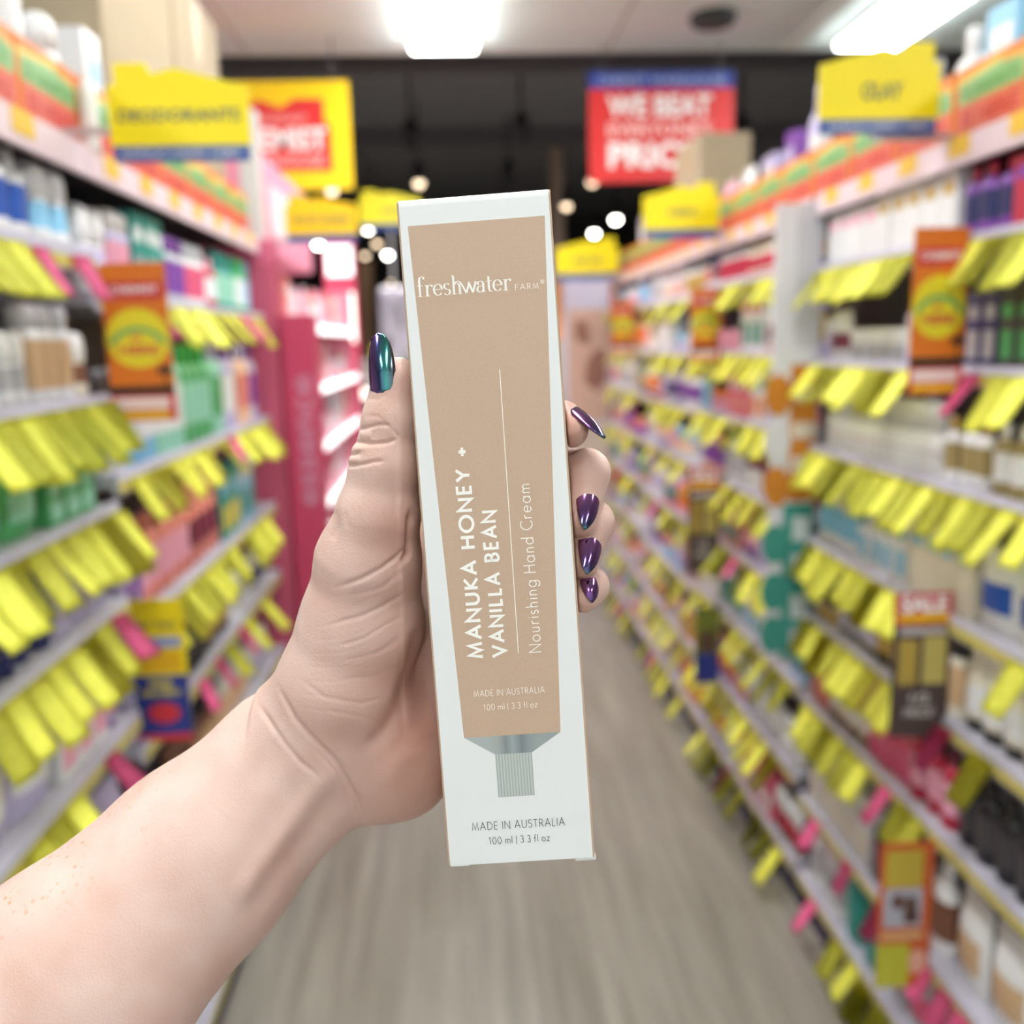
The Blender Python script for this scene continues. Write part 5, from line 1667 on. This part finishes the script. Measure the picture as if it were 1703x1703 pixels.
    fm = ramp(fr.outputs['Distance'], .14, .34, (1, 1, 1, 1), (0, 0, 0, 1))
    cl = ramp(noise(70, 2).outputs['Fac'], .50, .60)
    mu = ND.new('ShaderNodeMath'); mu.operation = 'MULTIPLY'; L.new(fm, mu.inputs[0]); L.new(cl, mu.inputs[1])
    at2 = ND.new('ShaderNodeAttribute'); at2.attribute_name = 'freckled'
    mu2 = ND.new('ShaderNodeMath'); mu2.operation = 'MULTIPLY'; L.new(mu.outputs[0], mu2.inputs[0]); L.new(at2.outputs['Fac'], mu2.inputs[1])
    col = mixc(mu2.outputs[0], col, rgb(205, 138, 100))
    L.new(col, b.inputs['Base Color'])
    v2 = ND.new('ShaderNodeTexVoronoi'); v2.inputs['Scale'].default_value = 1150; L.new(tc.outputs['Object'], v2.inputs['Vector'])
    n2 = noise(1500, 2)
    ad = ND.new('ShaderNodeMath'); ad.operation = 'ADD'; L.new(v2.outputs['Distance'], ad.inputs[0]); L.new(n2.outputs['Fac'], ad.inputs[1])
    bp = ND.new('ShaderNodeBump'); bp.inputs['Strength'].default_value = 0.16; bp.inputs['Distance'].default_value = 0.0004
    L.new(ad.outputs[0], bp.inputs['Height']); L.new(bp.outputs['Normal'], b.inputs['Normal'])
    me.materials.clear()
    me.materials.append(sk)
    # palms and fingertips are pinker, with the palm's shade painted in; the outer forearm carries freckles: skin colour kept per vertex
    def blob(cx, cy, r):
        return np.exp(-((px - cx) ** 2 + (py - cy) ** 2) / (r * r))
    flush_shade = 0.55 * blob(655, 885, 60) + 0.6 * blob(680, 1270, 110) + 0.7 * blob(940, 700, 55) + 0.35 * blob(965, 900, 90) + 0.3 * blob(660, 640, 50) + 0.45 * blob(705, 1120, 110)
    frk = np.clip((340 - px) / 160, 0, 1) * np.clip(1 - np.abs(py - (1500 - px * 0.72)) / 110, 0, 1)
    for nm, arr in (('flush_shade', np.clip(flush_shade, 0, 1)), ('freckled', frk)):
        a = me.attributes.new(nm, 'FLOAT', 'POINT')
        a.data.foreach_set('value', arr.astype(np.float32))
    tag(ob, 'person, bare left forearm and hand with dark glossy nails gripping the cream box', 'person')

    # ---- nails
    nm = mat('nail_chrome', rgb(78, 40, 96), 0.13, 1.0)
    nt, ND, L, b = nodes_of(nm)
    tc = ND.new('ShaderNodeTexCoord'); sp = ND.new('ShaderNodeSeparateXYZ'); L.new(tc.outputs['Object'], sp.inputs[0])
    cr = ND.new('ShaderNodeValToRGB')
    mp = ND.new('ShaderNodeMapRange'); mp.inputs['From Min'].default_value = -0.005; mp.inputs['From Max'].default_value = 0.005
    L.new(sp.outputs['X'], mp.inputs['Value']); L.new(mp.outputs[0], cr.inputs[0])
    el = cr.color_ramp.elements
    el[0].position = 0.0; el[0].color = rgb(116, 84, 110)
    el[1].position = 1.0; el[1].color = rgb(96, 86, 108)
    for p_, c_ in ((.25, (150, 88, 160)), (.5, (96, 92, 160)), (.75, (66, 150, 146))):
        x = el.new(p_); x.color = rgb(*c_)
    L.new(cr.outputs[0], b.inputs['Base Color'])
    b.inputs['Coat Weight'].default_value = 0.6
    b.inputs['Coat Roughness'].default_value = 0.03
    if 'Thin Film Thickness' in b.inputs:
        b.inputs['Thin Film Thickness'].default_value = 380
        b.inputs['Thin Film IOR'].default_value = 1.7

    nf = nm.copy(); nf.name = 'nail_chrome_purple'                # the finger nails: purple, turning green at the tip
    nt, ND, L, b = nodes_of(nf)
    mr = [x for x in ND if x.type == 'MAP_RANGE'][0]; sx = [x for x in ND if x.type == 'SEPXYZ'][0]
    mr.inputs['From Min'].default_value = -0.009; mr.inputs['From Max'].default_value = 0.009
    L.new(sx.outputs['Y'], mr.inputs['Value'])
    el = [x for x in ND if x.type == 'VALTORGB'][0].color_ramp.elements
    for e_, (p_, c_) in zip(el, ((0, (104, 76, 112)), (.3, (160, 100, 160)), (.6, (120, 76, 138)), (.82, (88, 78, 128)), (1, (60, 134, 120)))):
        e_.position = p_; e_.color = rgb(*c_)

    def nail(base, tip, normal, width, anchor, lift=0.0004, curl=58, point=0.9):
        """base, tip: pixels of the cuticle and the tip; normal: view-space facing; width in mm; anchor: pixel where it lies on the finger."""
        A0 = first_hit(*anchor) if len(anchor) == 2 else V(*anchor)
        nrm = np.array(normal, float); nrm /= np.linalg.norm(nrm)
        def plane(pq):
            qd = np.array([(pq[0] - c) / f, (pq[1] - c) / f, 1.0])
            return qd * (float(nrm @ (A0 - nrm * 0)) / float(nrm @ qd))
        Pb = V(*base) if len(base) == 3 else plane(base)
        Pt = V(*tip) if len(tip) == 3 else plane(tip)
        ay = Pt - Pb
        ln = np.linalg.norm(ay); ay /= ln
        ax = np.cross(ay, nrm); ax /= np.linalg.norm(ax)
        nz = np.cross(ax, ay)
        if nz @ nrm < 0:
            nz = -nz; ax = -ax
        mid = (Pb + Pt) / 2 + nz * lift
        bm = bmesh.new()
        ns, ntr = 18, 12
        wd = width / 1000
        R = (wd / 2) / math.sin(math.radians(curl))
        grid = []
        for i in range(ns + 1):
            s = i / ns
            if s < 0.25:
                pr = 0.22 + 0.76 * math.sqrt(max(0.0, 1 - ((0.25 - s) / 0.25) ** 2))
            else:
                u = (s - 0.25) / 0.75
                pr = 0.98 * (1 - u ** (2.6 - point)) ** (0.45 + 0.35 * point)
            pr = max(pr, 0.03)
            row = []
            for j in range(ntr + 1):
                t = (j / ntr * 2 - 1) * pr
                a = math.radians(curl) * t
                x = R * math.sin(a)
                z = R * (math.cos(a) - 1) + 0.0011 * (1 - (2 * s - 1) ** 2) - 0.0005
                row.append(bm.verts.new((x, (s - 0.5) * ln, z)))
            grid.append(row)
        for i in range(ns):
            for j in range(ntr):
                bm.faces.new((grid[i][j], grid[i][j + 1], grid[i + 1][j + 1], grid[i + 1][j])).smooth = True
        bm.normal_update()
        if sum(fc.normal.z for fc in bm.faces) < 0:
            for fc in bm.faces: fc.normal_flip()
        ext = bmesh.ops.solidify(bm, geom=bm.faces[:], thickness=0.0007)
        bmesh.ops.recalc_face_normals(bm, faces=bm.faces)
        o = obj('fingernail', bm, nm if point < .5 else nf, ob, True)
        Mv = np.stack([ax, ay, nz], axis=1)
        Mw = CAMR_NP @ V2C @ Mv
        M = Matrix(Mw.tolist()).to_4x4()
        M.translation = Vector(view_to_world(mid))
        o.matrix_world = M
        o['label'] = 'dark iridescent pointed fingernail'
        return o
    nail((632, 654), (630, 553), (-0.42, -0.02, -0.90), 10.6, (634, 626), 0.0009, 58, .25)
    nail((984, 804), (972, 882), (0.30, -0.26, -0.90), 8.8, (978, 842), 0.0007, 58, .95)
    nail((987, 882), (975, 956), (0.30, -0.24, -0.92), 8.8, (981, 918), 0.0009, 58, .95)
    nail((980, 958), (984, 1003), (0.28, -0.22, -0.93), 6.6, (981, 979), 0.0009, 58, .95)
    nail((957, 681, 15), (1003, 733, 7), (0.68, -0.60, -0.42), 9.6, (979, 705, 12), 0.0017, 60, .6)
    return ob

build_person()
